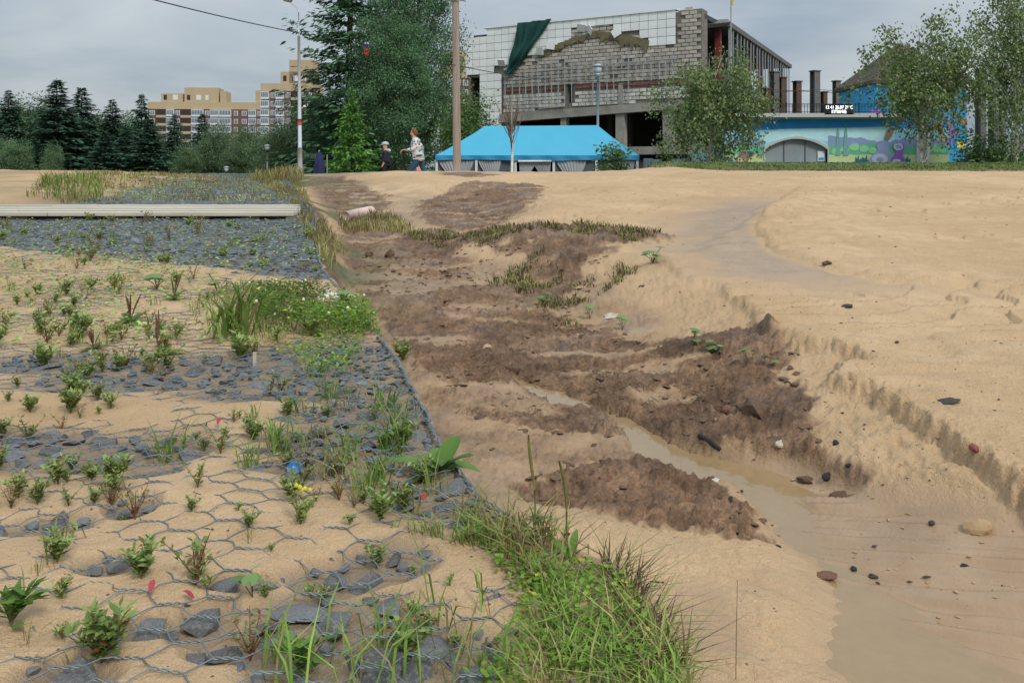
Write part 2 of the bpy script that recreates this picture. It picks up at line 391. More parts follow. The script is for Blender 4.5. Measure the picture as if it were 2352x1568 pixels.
def terrain(X, Y, fine=True):
    """height and surface masks at world points"""
    X = np.asarray(X, float); Y = np.asarray(Y, float)
    Yc = np.maximum(Y, .3)
    n_lo = fbm(X * .6, Y * .6, 3, 1); n_md = fbm(X * 2.3, Y * 2.3, 4, 11); n_hi = fbm(X * 9, Y * 9, 4, 21)
    det = 1 / (1 + Yc * .02)
    # --- mattress side
    ex = np.interp(Y, EDGE_Y, EDGE_X) + .03 * perlin(Y * 3.1, Y * 0 + 2, 5) * sstep(1.2, 3, Y)
    sE = X - ex
    zm = CZ - (.76 - .03 * Y) + .02 * n_lo + .012 * n_md
    R = sstep(4.5, 5.2, Y + .35 * n_md) * (1 - sstep(-.05, .12, poly_sd(X, Y, SANDMAT) + .18 * n_md))
    R = np.maximum(R, .9 * sstep(-.33, -.12, sE + .12 * n_md) * sstep(1.55, 1.8, Y) * (1 - sstep(2.9, 3.1, Y)))
    for cx, cy, rx, ry in ROCK:
        q = 1 - np.hypot((X - cx) / (rx * 1.35), (Y - cy) / (ry * 1.8)) + .35 * n_md + .2 * n_hi
        R = np.maximum(R, sstep(0, .5, q))
    R = np.where(Y > 6, np.maximum(R, .9), R)
    far_left = sstep(-5.2, -6.6, X + .12 * (Y - 10) + .7 * n_lo) * sstep(9.6, 10.4, Y)       # sand drift left of the mattress
    R = R * (1 - far_left)
    sandd = .010 - (.022 + .012 * sstep(3.5, 5, Y)) * R + .009 * n_md * (1 - R * .5) + .004 * n_hi + .006 * fbm(X * 1.2, Y * 6, 3, 31)
    zM = zm + sandd + far_left * .12
    # --- gully and right-hand sand
    streak = fbm(X * .9 + 3, Y * 4.2 + X * .8, 4, 41)
    hR = .80 - .035 * Y - .02 * n_lo - .024 * streak * np.minimum(1, Y / 3) - .012 * n_md * sstep(4, 10, Y)
    hF = .98 - .035 * Y
    dB, sB = seg_dist(X, Y, BANK)
    sb = dB * -sB + .05 * n_hi * np.minimum(1, 3 / Yc) + .045 * fbm(X * 5, Y * 5, 3, 51) + .022 * np.minimum(1, 2.5 / Yc) * ridge(X * 14, Y * 14, 2, 55) + .02 * fbm(X * 36, Y * 36, 2, 59)     # >0 on the gully side
    scarp_h = np.interp(Y, [0, 1.6, 2.4, 3.2, 4.5, 5.5, 7], [.05, .06, .07, .065, .045, .025, .012])
    wid = np.interp(Y, [0, 2, 4, 6, 12, 20], [.55, .6, .7, .8, 1.0, 1.5])
    t = sstep(0, 1, (dB * -sB + .03 * n_md) / wid)
    hG = hR + scarp_h * sstep(-.012, .045 + .004 * Yc, sb) * (1 - t) + (hF - hR) * t
    hG = np.where(sb > 0, hG, hR + scarp_h * sstep(-.012, .045 + .004 * Yc, sb))
    lip = np.exp(-((sb + .02) / .035) ** 2) * scarp_h
    hG = hG - .16 * lip + .22 * lip * np.abs(ridge(X * 18, Y * 18, 2, 57))
    # shallow wash crossing the upper sand
    dW, sW = seg_dist(X, Y, WASH_R); w = dW * -sW + .05 * n_md + .02 * n_hi
    ww = .012 + .006 * Yc
    hG = hG - .05 * np.exp(-np.maximum(-w, 0) / .7) * sstep(-ww, ww, -w) * sstep(1.8, 3.5, Y) * (1 - sstep(11, 15, Y)) * (.7 + .6 * n_md) + .012 * sstep(0, .05, w) * np.exp(-np.maximum(w, 0) / .8) * (w > 0)
    dV, sV = seg_dist(X, Y, WASH_L); v = dV * sV + .12 * n_md
    hG = hG - .07 * sstep(-.05, .2, -v) * np.exp(-dV / 1.0) * (v < 0) * (.6 + n_md)
    wash = sstep(0, .15, w) * (1 - sstep(.4, 1.3, w + .4 * n_md)) * sstep(4.2, 5, Y) * (1 - sstep(10, 13, Y))
    # masks
    mud = np.full(X.shape, -9.0)
    for q in MUD: mud = np.maximum(mud, poly_sd(X, Y, q))
    pool = np.full(X.shape, -9.0)
    for q in SANDPOOL: pool = np.maximum(pool, poly_sd(X, Y, q))
    sc_ = np.clip(Yc / 4, .6, 2.2)
    mud = sstep(-.03, .05, mud / sc_ + .11 * n_md + .10 * n_hi + .05 * fbm(X * 30, Y * 30, 3, 25))
    mud = mud * (1 - .92 * sstep(-.03, .05, pool / sc_ + .08 * n_md + .05 * n_hi))
    mud = mud * (1 - .85 * sstep(.22, .36, fbm(X * 1.1, Y * 3.2, 5, 61) + .04 * fbm(X * 30, Y * 30, 2, 27)))
    dS, sS = seg_dist(X, Y, STREAM)
    sw = np.interp(Y, [0, 1.6, 2.0, 2.5, 3.0, 3.6], [.80, .62, .30, .15, .075, .07])
    strm = 1 - sstep(.45, 1.0, (dS + .06 * n_md) / sw)
    strm = strm * sstep(3.9, 3.6, Y) * sstep(0, .03, sE)
    low = sstep(.35, .95, t) * (1 - mud)
    floor_wet = low * sstep(.02, .2, .16 + .35 * n_md + .25 * n_lo)
    wet = np.clip(np.maximum.reduce([strm, .75 * floor_wet, .85 * wash, mud * (.32 + 1.5 * n_md), .12 * sstep(0, .03, sb) * (1 - t)]), 0, 1)
    mud = mud * (1 - sstep(.3, .8, strm))
    stain = low * sstep(2.0, 2.6, Y) * (1 - sstep(8, 12, Y)) * (.5 + .7 * fbm(X * 2.2, Y * 5, 4, 63) + .25 * n_hi)
    mud = np.maximum(mud, np.clip(stain, 0, .75))
    # relief
    flow = fbm((X * .55 + Y * .83) * 22, (X * .83 - Y * .55) * 1.6, 3, 71)
    rid = ridge((X * .55 + Y * .83) * 9, (X * .83 - Y * .55) * .9 + .3 * n_md, 3, 73)
    hG = hG - (.005 * flow + .008 * rid) * sstep(.5, 1, t) * (1 - mud) * (1 - sstep(3, 4.5, Y)) * (1 + .8 * (1 - strm)) + .018 * strm * sstep(2.0, 2.5, Y) + strm * (.046 + .022 * flow + .012 * rid)
    hG = hG + .018 * mud - .03 * sstep(-.1, .1, poly_sd(X, Y, MUD[6]) + .1 * n_md) - mud * (.037 * (ridge(X * 2.6, Y * 3.2, 4, 81) - .25) * np.minimum(1.2, .6 + Y * .1) + .020 * (ridge(X * 10, Y * 10, 3, 85) - .1) + .022 * n_md)
    if fine: hG = hG - mud * (.019 * (ridge(X * 24, Y * 24, 2, 93) - .1) + .008 * fbm(X * 60, Y * 60, 2, 91))
    for q in PUDDLE: hG = np.maximum(hG, hG * .4 + .6 * (hF + .05)) * sstep(-.03, .05, poly_sd(X, Y, q) + .02 * n_hi) + hG * (1 - sstep(-.03, .05, poly_sd(X, Y, q) + .02 * n_hi))
    dry = (1 - wet) * (1 - mud)
    rough_lo = sstep(0, .1, sb) * (1 - t) * dry * (1 - sstep(0, .3, strm))
    hG = hG - rough_lo * (.020 * n_hi + .013 * ridge(X * 22, Y * 22, 2, 95)) - dry * (.006 * n_hi + .004 * fbm(X * 40, Y * 40, 2, 97) * (Y < 6))
    tq = fbm(X * .30 + 1.7, Y * .85 - X * .12, 3, 121) * 5.5; tf = tq - np.floor(tq)
    hG = hG + dry * (sb < 0) * np.interp(Y, [0, 2.5, 6, 20], [.007, .022, .045, .05]) * (sstep(0, .07, tf + .05 * n_hi) - tf) * sstep(-.1, .2, fbm(X * .8, Y * .8, 2, 125))
    # gully fades out at the crest
    hcrest = .06 * sstep(-3.5, -1, X) * (1 - sstep(3, 4.2, X)) + np.interp(X, CREST_X * 1.0, CREST_H) - .03 * fbm(X * .9, Y * .5, 3, 101)
    k = sstep(11, 20.5, Y)
    hG = hG * (1 - k) + (hcrest - .02 * streak - mud * .03 * n_md) * k
    zG = CZ - hG
    hM = (CZ - zM) * (1 - sstep(15, 21, Y)) + hcrest * sstep(15, 21, Y)
    zM = CZ - hM
    # join over the mattress edge
    ew = np.interp(Y, [1, 2, 4, 6, 12], [.05, .05, .10, .28, .5])
    te = sstep(0, 1, sE / ew)
    z = zM * (1 - te) + zG * te
    # lawn ridge on the right, land falling away behind the crest
    lawn = sstep(3.9, 4.9, X + .3 * n_lo) * sstep(21.6, 23.0, Y + .25 * n_md)
    z = z + lawn * sstep(21.8, 25, Y) * (.215 + .04 * n_lo)
    z = z - 1.35 * sstep(22.5, 33, np.where(lawn > .5, Y - 5, Y)) - .3 * sstep(40, 120, Y)
    rockm = np.where(sE < 0, R, 0) * (1 - te)
    ridge_grass = sstep(.0, .25, .10 + fbm(X * .8, Y * .8, 3, 111)) * np.exp(-((sE - .05) / (.10 + .05 * Yc)) ** 2) * sstep(4, 6, Y)
    left_grass = sstep(.05, .3, fbm(X * .5, Y * .7, 3, 113) + .12) * sstep(10, 11.5, Y) * (sE < 0) * .9
    grs = np.clip(np.maximum.reduce([lawn, ridge_grass, left_grass * (1 - .6 * far_left)]), 0, 1)
    grs = np.maximum(grs, sstep(24, 30, Y))
    soil = sstep(.0, .02, sE + .02 * n_hi) * (1 - sstep(.07, .17, sE + .08 * n_md)) * sstep(1.75, 2.0, Y) * (1 - sstep(9, 14, Y))
    mud = np.maximum(mud * te, soil)
    return z, dict(mud=mud, wet=wet * te, rock=rockm, grs=grs, strm=strm * te, sE=sE, t=t, sb=sb, low=low)

def G(px, py, y0=.8, y1=40.0):
    """where the ray through a picture point meets the terrain"""
    Y = np.exp(np.linspace(math.log(y0), math.log(y1), 900))
    X = (px - CX) / F * Y; Z = CZ - (py - YH) / F * Y
    z, _ = terrain(X, Y, False)
    i = np.nonzero(Z < z)[0]
    i = int(i[0]) if len(i) else len(Y) - 1
    return Vector((X[i], Y[i], z[i]))
def GZ(x, y): return float(terrain(np.array([x]), np.array([y]), False)[0][0])
def P(px, py, Y): return Vector(((px - CX) * Y / F, Y, CZ - (py - YH) * Y / F))

def ground_material():
    m, t, b = nodes_of('beach')
    v = coords(t)
    at = {}
    for k in ('mud', 'wet', 'rock', 'grs'):
        a = t.nodes.new('ShaderNodeAttribute'); a.attribute_name = k; at[k] = a.outputs['Fac']
    n_big = noise(t, v, 0.7, 5); n_mid = noise(t, v, 6, 6, .6); n_fine = noise(t, v, 130, 3, .6); n_grain = noise(t, v, 420, 2, .7)
    sand = mixc(t, remap(t, n_big, .35, .65), (0.49, 0.325, 0.180), (0.61, 0.430, 0.258))
    sand = mixc(t, remap(t, n_mid, .35, .7, 0, .5), sand, (0.40, 0.262, 0.132))
    sand = mixc(t, 1.0, sand, remap(t, n_grain, .3, .7, .78, 1.2), 'MULTIPLY')
    vo = t.nodes.new('ShaderNodeTexVoronoi'); vo.inputs['Scale'].default_value = 55; t.links.new(v, vo.inputs['Vector'])
    sel = t.nodes.new('ShaderNodeSeparateColor'); t.links.new(vo.outputs['Color'], sel.inputs[0])
    speck = mth(t, 'MULTIPLY', mth(t, 'LESS_THAN', vo.outputs['Distance'], .17), mth(t, 'GREATER_THAN', sel.outputs[0], .90))
    sand = mixc(t, mth(t, 'MULTIPLY', speck, .85), sand, (0.06, 0.045, 0.035))
    wetsand = mixc(t, remap(t, n_mid, .3, .7), (0.300, 0.198, 0.115), (0.390, 0.268, 0.165))
    c = mixc(t, at['wet'], sand, wetsand)
    mudc = mixc(t, remap(t, n_mid, .3, .7), (0.085, 0.046, 0.024), (0.270, 0.160, 0.090))
    mudc = mixc(t, remap(t, noise(t, v, 2.0, 5), .5, .72, 0, .75), mudc, (0.340, 0.222, 0.132))
    mudc = mixc(t, 1.0, mudc, remap(t, n_fine, .3, .7, .65, 1.3), 'MULTIPLY')
    mudc = mixc(t, 1.0, mudc, remap(t, noise(t, v, 26, 5, .6), .34, .66, .7, 1.3), 'MULTIPLY')
    c = mixc(t, at['mud'], c, mudc)
    rk = mixc(t, remap(t, n_mid, .35, .65), (0.075, 0.080, 0.085), (0.24, 0.185, 0.125))
    c = mixc(t, mth(t, 'MULTIPLY', at['rock'], .62), c, rk)
    gc = mixc(t, remap(t, n_mid, .3, .7), (0.065, 0.085, 0.025), (0.150, 0.140, 0.055))
    c = mixc(t, at['grs'], c, gc)
    t.links.new(c, b.inputs['Base Color'])
    ro = mth(t, 'SUBTRACT', .93, mth(t, 'MULTIPLY', at['wet'], .70))
    ro = mth(t, 'ADD', ro, mth(t, 'MULTIPLY', remap(t, n_fine, .35, .7, -.12, .12), at['wet']), True)
    t.links.new(ro, b.inputs['Roughness'])
    b.inputs['Specular IOR Level'].default_value = .35
    dry = mth(t, 'SUBTRACT', 1.0, mth(t, 'MULTIPLY', at['wet'], .85))
    h = mth(t, 'ADD', mth(t, 'MULTIPLY', noise(t, v, 75, 3, .6), .75), mth(t, 'MULTIPLY', n_grain, .25))
    mh = mth(t, 'MULTIPLY', noise(t, v, 22, 8, .68), mth(t, 'MULTIPLY', at['mud'], 1.3))
    bm = bump(t, b, mth(t, 'ADD', mth(t, 'MULTIPLY', h, dry), mh), .9, .013)
    return m
ground_material()
plain('muddy_water', (0.30, 0.205, 0.105), 0.05, 0.12, 3, spec=0.5)
_t = M['muddy_water'].node_tree; _b = _t.nodes['Principled BSDF']; _b.inputs['Roughness'].default_value = .08
bump(_t, _b, noise(_t, coords(_t, (22, 22, 1)), 1.0, 3.0, .5, .6), .12, .01)

def make_ground():
    ys = [-6, -4, -2.5, -1.5, -.8, -.3, 0, .2, .4, .55, .7, .8, .88, .94]
    y = .98
    while y < 34:
        ys.append(y); y += min(.0017 * y * y, .0105 * y)
    while y < 900:
        ys.append(y); y *= 1.12
    ys = np.array(ys)
    inner = np.linspace(-.64, .64, 840)
    o = .64 + np.cumsum(np.geomspace(.003, .5, 26))
    us = np.concatenate([-o[::-1], inner, o])
    wv = np.maximum(ys + .45, 1.15)
    X = us[None, :] * wv[:, None]; Y = np.repeat(ys[:, None], len(us), 1)
    z, mk = terrain(X.ravel(), Y.ravel())
    nr, nc = X.shape
    idx = np.arange(nr * nc).reshape(nr, nc)
    f = np.stack([idx[:-1, :-1], idx[:-1, 1:], idx[1:, 1:], idx[1:, :-1]], -1).reshape(-1, 4)
    mb = MB(); mb.add(np.stack([X.ravel(), Y.ravel(), z], 1), f)
    me = mb.mesh('beach_ground', 'beach', True)
    for k in ('mud', 'wet', 'rock', 'grs'):
        a = me.attributes.new(k, 'FLOAT', 'POINT'); a.data.foreach_set('value', mk[k].astype(np.float32))
    link('beach_ground', me, label='sandy beach slope with an eroded muddy gully', kind='structure')
make_ground()

def make_stream():
    """thin sheet of muddy water running down the gully; the ground stands through it at the shores"""
    ys = np.geomspace(.9, 4.1, 150); us = np.linspace(-.25, .9, 150)
    X = us[None, :] * (ys[:, None] + .3); Y = np.repeat(ys[:, None], len(us), 1)
    hF = .98 - .035 * Y
    Z = CZ - hF - .028
    z, mk = terrain(X.ravel(), Y.ravel(), False)
    okv = ((mk['sE'] > .12) & (mk['sb'] > .1) & (Z.ravel() > z - .03)).reshape(X.shape)
    idx = np.arange(X.size).reshape(X.shape)
    f = np.stack([idx[:-1, :-1], idx[:-1, 1:], idx[1:, 1:], idx[1:, :-1]], -1)
    k = okv[:-1, :-1] & okv[:-1, 1:] & okv[1:, 1:] & okv[1:, :-1]
    mb = MB(); mb.add(np.stack([X, Y, Z], -1).reshape(-1, 3), f[k])
    o = mb.build('stream_water', 'muddy_water', None, True, label='shallow muddy stream in the gully', kind='structure')
make_stream()
# ------------------------------------------------------------------ the gabion mattress: stones under wire netting
mat_thing = thing('gabion_mattress', (-1.0, 3.0, .3), 'flat wire mesh mattress filled with dark grey stones, half buried in sand', 'gabion mattress')
MT = Matrix.Translation((1.0, -3.0, -.3))
def zmat(x, y):
    return CZ - (.76 - .03 * y) + .02 * fbm(x * .6, y * .6, 3, 1) + .012 * fbm(x * 2.3, y * 2.3, 4, 11)
def rock_mesh(seed, flat=.55, n=13, mat='stone', name='stone'):
    r = np.random.default_rng(seed)
    p = r.normal(size=(n, 3)); p /= np.linalg.norm(p, axis=1, keepdims=True); p *= r.uniform(.75, 1.0, (n, 1)); p[:, 2] *= flat
    p[:, 0] *= r.uniform(.75, 1.2)
    bm = bmesh.new()
    for q in p: bm.verts.new(q)
    res = bmesh.ops.convex_hull(bm, input=bm.verts)
    bmesh.ops.delete(bm, geom=[v for v in bm.verts if not v.link_faces], context='VERTS')
    me = bpy.data.meshes.new(name); bm.to_mesh(me); bm.free(); me.materials.append(M[mat])
    return me
stone_vars = [rock_mesh(s, .42 + .03 * (s % 6)) for s in range(14)]
def raw(me):
    v = np.zeros(len(me.vertices) * 3); me.vertices.foreach_get('co', v)
    return v.reshape(-1, 3), [tuple(p.vertices) for p in me.polygons]
stone_raw = [raw(m) for m in stone_vars]
def edge_x(y): return np.interp(y, EDGE_Y, EDGE_X)
# stones: blue-noise-like dart throwing in the exposed patches
def throw(n, ylo, yhi, smin, smax, dens, rr):
    out = []; grid = {}
    cs = smax * 1.6
    y = 1 / rr.uniform(1 / yhi, 1 / ylo, n) if yhi < 7 else rr.uniform(ylo, yhi, n)
    x = rr.uniform(-.66, .02, n) * (y + .3)
    x = np.where(rr.random(n) < .35, edge_x(y) - rr.uniform(0.01, .35, n), x)
    z, mk = terrain(x, y, False)
    ok = (mk['sE'] < -.01) & (rr.random(n) < mk['rock'] * dens + .02 * (yhi < 7)) & (x > -.68 * y - .2)
    for i in np.nonzero(ok)[0]:
        s = smin + (smax - smin) * rr.random() ** 1.8
        k = (int(x[i] // cs), int(y[i] // cs))
        if any(math.hypot(x[i] - a, y[i] - b) < (s + c) * .78 for dx in (-1, 0, 1) for dy in (-1, 0, 1) for a, b, c in grid.get((k[0] + dx, k[1] + dy), ())): continue
        grid.setdefault(k, []).append((x[i], y[i], s)); out.append((x[i], y[i], s, mk['rock'][i]))
    return out
rr = np.random.default_rng(3)
near = throw(26000, 1.1, 4.6, .018, .062, .9, rr)
# hero stones read off the photograph: picture point, half-width
hero = [(760, 1420, .062), (690, 1400, .05), (470, 1425, .045), (340, 1440, .042), (850, 1520, .075), (950, 1545, .05), (150, 1560, .06), (640, 1475, .035), (980, 1480, .05), (435, 1040, .052), (235, 1015, .045), (240, 1045, .035), (345, 1085, .05),
        (290, 1048, .04), (120, 1028, .04), (50, 1000, .05), (770, 1330, .035), (845, 1330, .045), (910, 1283, .03), (235, 1180, .035), (560, 1250, .025), (790, 1075, .06), (1040, 1110, .065), (1030, 1160, .05), (930, 1165, .04), (650, 830, .09), (610, 880, .09),
        (720, 870, .07), (110, 835, .06), (60, 860, .05), (520, 1350, .03), (520, 1500, .035), (940, 1000, .06), (860, 960, .06)]
hs = []
for x, y, s in hero:
    p = base_pt(x, y, 'M'); hs.append((p[0], p[1], s, 1.0))
near = [q for q in near if all(math.hypot(q[0] - h[0], q[1] - h[1]) > (q[2] + h[2]) * .7 for h in hs)]
near.sort(key=lambda q: -q[2] / q[1])
single = hs + near[:300 - len(hs)]; rest = near[300 - len(hs):]
for i, (x, y, s, r) in enumerate(single):
    z = float(zmat(x, y)) - s * (.20 if i >= len(hs) else .20)
    o = link('stone', stone_vars[i % 14], mat_thing, MT @ Vector((x, y, z)), (rr.uniform(-.25, .25), rr.uniform(-.25, .25), rr.uniform(0, 6.28)), (s, s * rr.uniform(.7, 1.0), s * rr.uniform(.65, .95)))
mb = MB()
far = throw(26000, 4.6, 8.4, .03, .075, .95, rr) + throw(16000, 9.4, 21.0, .06, .13, .8, rr)
_q = np.array([(a[0], a[1]) for a in rest + far]); _z = zmat(_q[:, 0], _q[:, 1]); zst = np.where(_q[:, 1] > 15, terrain(_q[:, 0], _q[:, 1], False)[0], _z)
for i, (x, y, s, r) in enumerate(rest + far):
    v, f = stone_raw[i % 14]
    a = rr.uniform(0, 6.28); c, sn = math.cos(a), math.sin(a)
    q = v * (s, s * rr.uniform(.7, 1), s * .95); q = np.stack([q[:, 0] * c - q[:, 1] * sn, q[:, 0] * sn + q[:, 1] * c, q[:, 2]], 1)
    zz = zst[i] - s * (.2 if y < 4.6 else .12)
    mb.add(q + (x + 1.0, y - 3.0, zz - .3), f)
tag(mb.build('stone_bed', 'stone_far', mat_thing), kind='stuff', label='smaller and farther stones of the mattress')

def make_netting():
    """hexagonal double-twist netting: pairs of wires twisted along x, slanted singles between"""
    T, S, D2 = .043, .029, .036
    rr = np.random.default_rng(5)
    mbN = MB(); mbF = MB()
    rw = .00125
    from mathutils.kdtree import KDTree
    st = [(x, y, s_, float(zmat(x, y)) + s_ * .10) for i, (x, y, s_, _) in enumerate(single + rest)]
    kd = KDTree(len(st))
    for i, q in enumerate(st): kd.insert((q[0], q[1], 0), i)
    kd.balance()
    def zed(x, y):
        z = zmat(x, y) + .0105 + .018 * fbm(x * 3.2, y * 3.2, 3, 201) + .006 * fbm(x * 16, y * 16, 2, 203)
        if y[0] < 4.8:
            for k in range(len(x)):
                for co, i, dd in kd.find_range((x[k], y[k], 0), .075):
                    q = st[i]; u = dd / (q[2] * .95)
                    if u < 1: z[k] = max(z[k], q[3] + .012 * 0 + q[2] * .16 * (1 - u * u) + .003)
        return z
    def jit(x, y):
        return x + .016 * fbm(x * 4, y * 4, 2, 211), y + .016 * fbm(x * 4, y * 4, 2, 213)
    y = 1.0; j = 0
    while y < 21:
        k = 1.0 if y < 4.7 else (1.35 if y < 9 else 2.4)
        P_ = 2 * (T + S) * k
        xe = float(edge_x(y)) - .01
        xlo = max(-.67 * y - .25, -9)
        i0 = int(math.floor(xlo / P_)); i1 = int(math.ceil(xe / P_))
        ii = np.arange(i0, i1 + 1)
        xs = ii * P_ + (j % 2) * P_ / 2
        xs = xs[(xs + T * k < xe) & (xs > xlo)]
        if len(xs):
            tw = np.stack([xs, xs + T * k * .5, xs + T * k], 1); twy = np.full(tw.shape, y)
            sa = np.concatenate([xs + T * k, xs]); sd = np.concatenate([np.full(len(xs), S * k), np.full(len(xs), -S * k)])
            ok = (sa + sd <= xe) & (sa + sd >= xlo); sa, sd = sa[ok], sd[ok]
            sx = np.stack([sa, sa + sd / 2 + rr.normal(size=len(sa)) * .003, sa + sd], 1); sy = np.stack([np.full(len(sa), y), y + D2 * k / 2 + rr.normal(size=len(sa)) * .003, np.full(len(sa), y + D2 * k)], 1)
            ax = np.concatenate([tw, sx]); ay = np.concatenate([twy, sy]); shp = ax.shape
            ax, ay = jit(ax.ravel(), ay.ravel()); az = zed(ax, ay)
            pts = np.stack([ax, ay, az], 1).reshape(shp[0], 3, 3)
            for i in range(shp[0]):
                p = pts[i]
                if y < 5.2:
                    if i < len(xs):
                        n = 9 if y < 3.2 else 6
                        tt = np.linspace(0, 1, n); c = np.stack([np.interp(tt, [0, .5, 1], p[:, q]) for q in range(3)], 1)
                        for ph in (0, math.pi):
                            an = tt * 2 * math.pi * 1.5 + ph
                            mbN.tube(c + np.stack([an * 0, np.cos(an) * .0016, np.sin(an) * .0016], 1), rw, 4, False)
                    else: mbN.tube(p, rw, 4, False)
                else: mbF.tube(p[[0, 2]], (.0024 if y < 9 else .004) if i < len(xs) else (.002 if y < 9 else .0035), 3, False)
        y += D2 * k; j += 1
    sh = (1.0, -3.0, -.3)
    for m_ in (mbN, mbF): m_.v = [v + sh for v in m_.v]
    o = mbN.build('wire_netting', 'wire', mat_thing, True)
    o = mbF.build('wire_netting', 'wire', mat_thing)
    # rolled wire edge along the gully
    mbE = MB()
    yy = np.arange(1.62, 9.0, .012)
    ex = edge_x(yy) - .008 + .012 * fbm(yy * 4, yy * 0, 2, 221); ez = zmat(ex, yy) + .004 + .014 * fbm(yy * 5, yy * 0 + 3, 2, 223)
    for q in range(4):
        an = yy * (38 + 7 * q) + q * 1.7
        n = len(yy) if q < 3 else len(yy) // 2
        mbE.tube(np.stack([ex + np.cos(an) * .007, yy, ez + np.sin(an) * .008], 1)[:n] + sh, .0021, 4, False)
    for q in range(26):      # mesh folded down the side of the mattress
        y0 = 1.7 + q * .1
        e = float(edge_x(y0)); z0 = float(zmat(e, y0))
        mbE.tube(np.array([(e - .01, y0, z0), (e + .02, y0 + .03, z0 - .05), (e + .03, y0 + rr.normal() * .03, z0 - .12)]) + sh, .0018, 4, False)
    mbE.build('edge_wire', 'wire', mat_thing)
    # side stones seen under the rolled edge
make_netting()

# ------------------------------------------------------------------ boardwalk across the mattress
bw = thing('boardwalk', (-2.1, 8.4, .5), 'low boardwalk of pale weathered planks laid across the stone mattress', 'boardwalk')
BWM = Matrix.Translation((2.1, -8.4, -.5))
pw = 1.2 / 6
for r in range(6):
    y0 = 8.3 + r * pw
    cuts = [-(1176 - 680) / 1930 * (y0 + .1) + .03 * (r % 2), -4.6 - .4 * (r % 3), -7.9 + .5 * (r % 2), -11.2]
    for a, b_ in zip(cuts[:-1], cuts[1:]):
        z0 = CZ - (.428 - .033 * (y0 - 8.3)) + .008 * math.sin(r * 2.1)
        mb = MB(); mb.box(b_ + .004 + 2.1, a - .004 + 2.1, y0 + .008 - 8.4, y0 + pw - .006 - 8.4, z0 - .042 - .5, z0 - .5)
        o = mb.build('plank', 'deck_wood', bw)
        bv = o.modifiers.new('b', 'BEVEL'); bv.width = .006; bv.segments = 1
for x in (-2.6, -3.1, -3.9, -4.9, -6.0, -7.2):
    mb = MB(); z0 = CZ - .47
    mb.box(x - .09 + 2.1, x + .09 + 2.1, -.06, 1.05, z0 - .09 - .5, z0 - .004 - .5); mb.build('bearer', 'deck_dark', bw)
mb = MB(); mb.box(-.12, .02, -.14, .16, CZ - .53 - .5, CZ - .475 - .5); mb.build('end_block', 'deck_dark', bw)

# ------------------------------------------------------------------ weeds and grass
def leaf_blade(mb, base, az, length, width, elev, droop, segs=4, fold=.15):
    """a single shaped leaf: strip with a midrib fold, arching over"""
    t = np.linspace(0, 1, segs + 1)
    el = elev - droop * t
    dr = np.concatenate([[0], np.cumsum(np.cos((el[1:] + el[:-1]) / 2) * length / segs)]); dz = np.concatenate([[0], np.cumsum(np.sin((el[1:] + el[:-1]) / 2) * length / segs)])
    w = width * np.sin(np.pi * (t * .86 + .10)) ** .8; w[-1] = width * .04
    c, s = math.cos(az), math.sin(az)
    mid = np.stack([base[0] + dr * c, base[1] + dr * s, base[2] + dz], 1)
    side = np.array([-s, c, 0])
    v = np.concatenate([mid - side * w[:, None] / 2 + [0, 0, 1] * (w[:, None] * fold), mid, mid + side * w[:, None] / 2 + [0, 0, 1] * (w[:, None] * fold)])
    n = segs + 1
    f = [(i, i + 1, n + i + 1, n + i) for i in range(segs)] + [(n + i, n + i + 1, 2 * n + i + 1, 2 * n + i) for i in range(segs)]
    mb.add(v, np.array(f))
def grass_blades(mb, xs, ys, zs, hmin, hmax, wd, rr, lean=.6, az0=None):
    """many thin arching blades, two quads and a tip each"""
    n = len(xs)
    h = rr.uniform(hmin, hmax, n); az = rr.uniform(0, 2 * np.pi, n) if az0 is None else az0 + rr.normal(0, .7, n)
    ln = rr.uniform(.15, 1.0, n) * lean * h
    dx, dy = np.cos(az), np.sin(az); sx, sy = -dy, dx
    w = wd * rr.uniform(.6, 1.2, n)
    def ring(t, ww, zc):
        cx = xs + dx * ln * t ** 2; cy = ys + dy * ln * t ** 2; cz_ = zs + h * zc
        return np.stack([cx - sx * w * ww / 2, cy - sy * w * ww / 2, cz_], 1), np.stack([cx + sx * w * ww / 2, cy + sy * w * ww / 2, cz_], 1)
    a0, b0 = ring(0, .8, 0); a1, b1 = ring(.55, 1.0, .6); a2, b2 = ring(1.0, .08, .93)
    v = np.stack([a0, b0, a1, b1, a2, b2], 1).reshape(-1, 3)
    k = (np.arange(n) * 6)[:, None]
    f = np.concatenate([k + [0, 1, 3, 2], k + [2, 3, 5, 4]])
    mb.add(v, f)

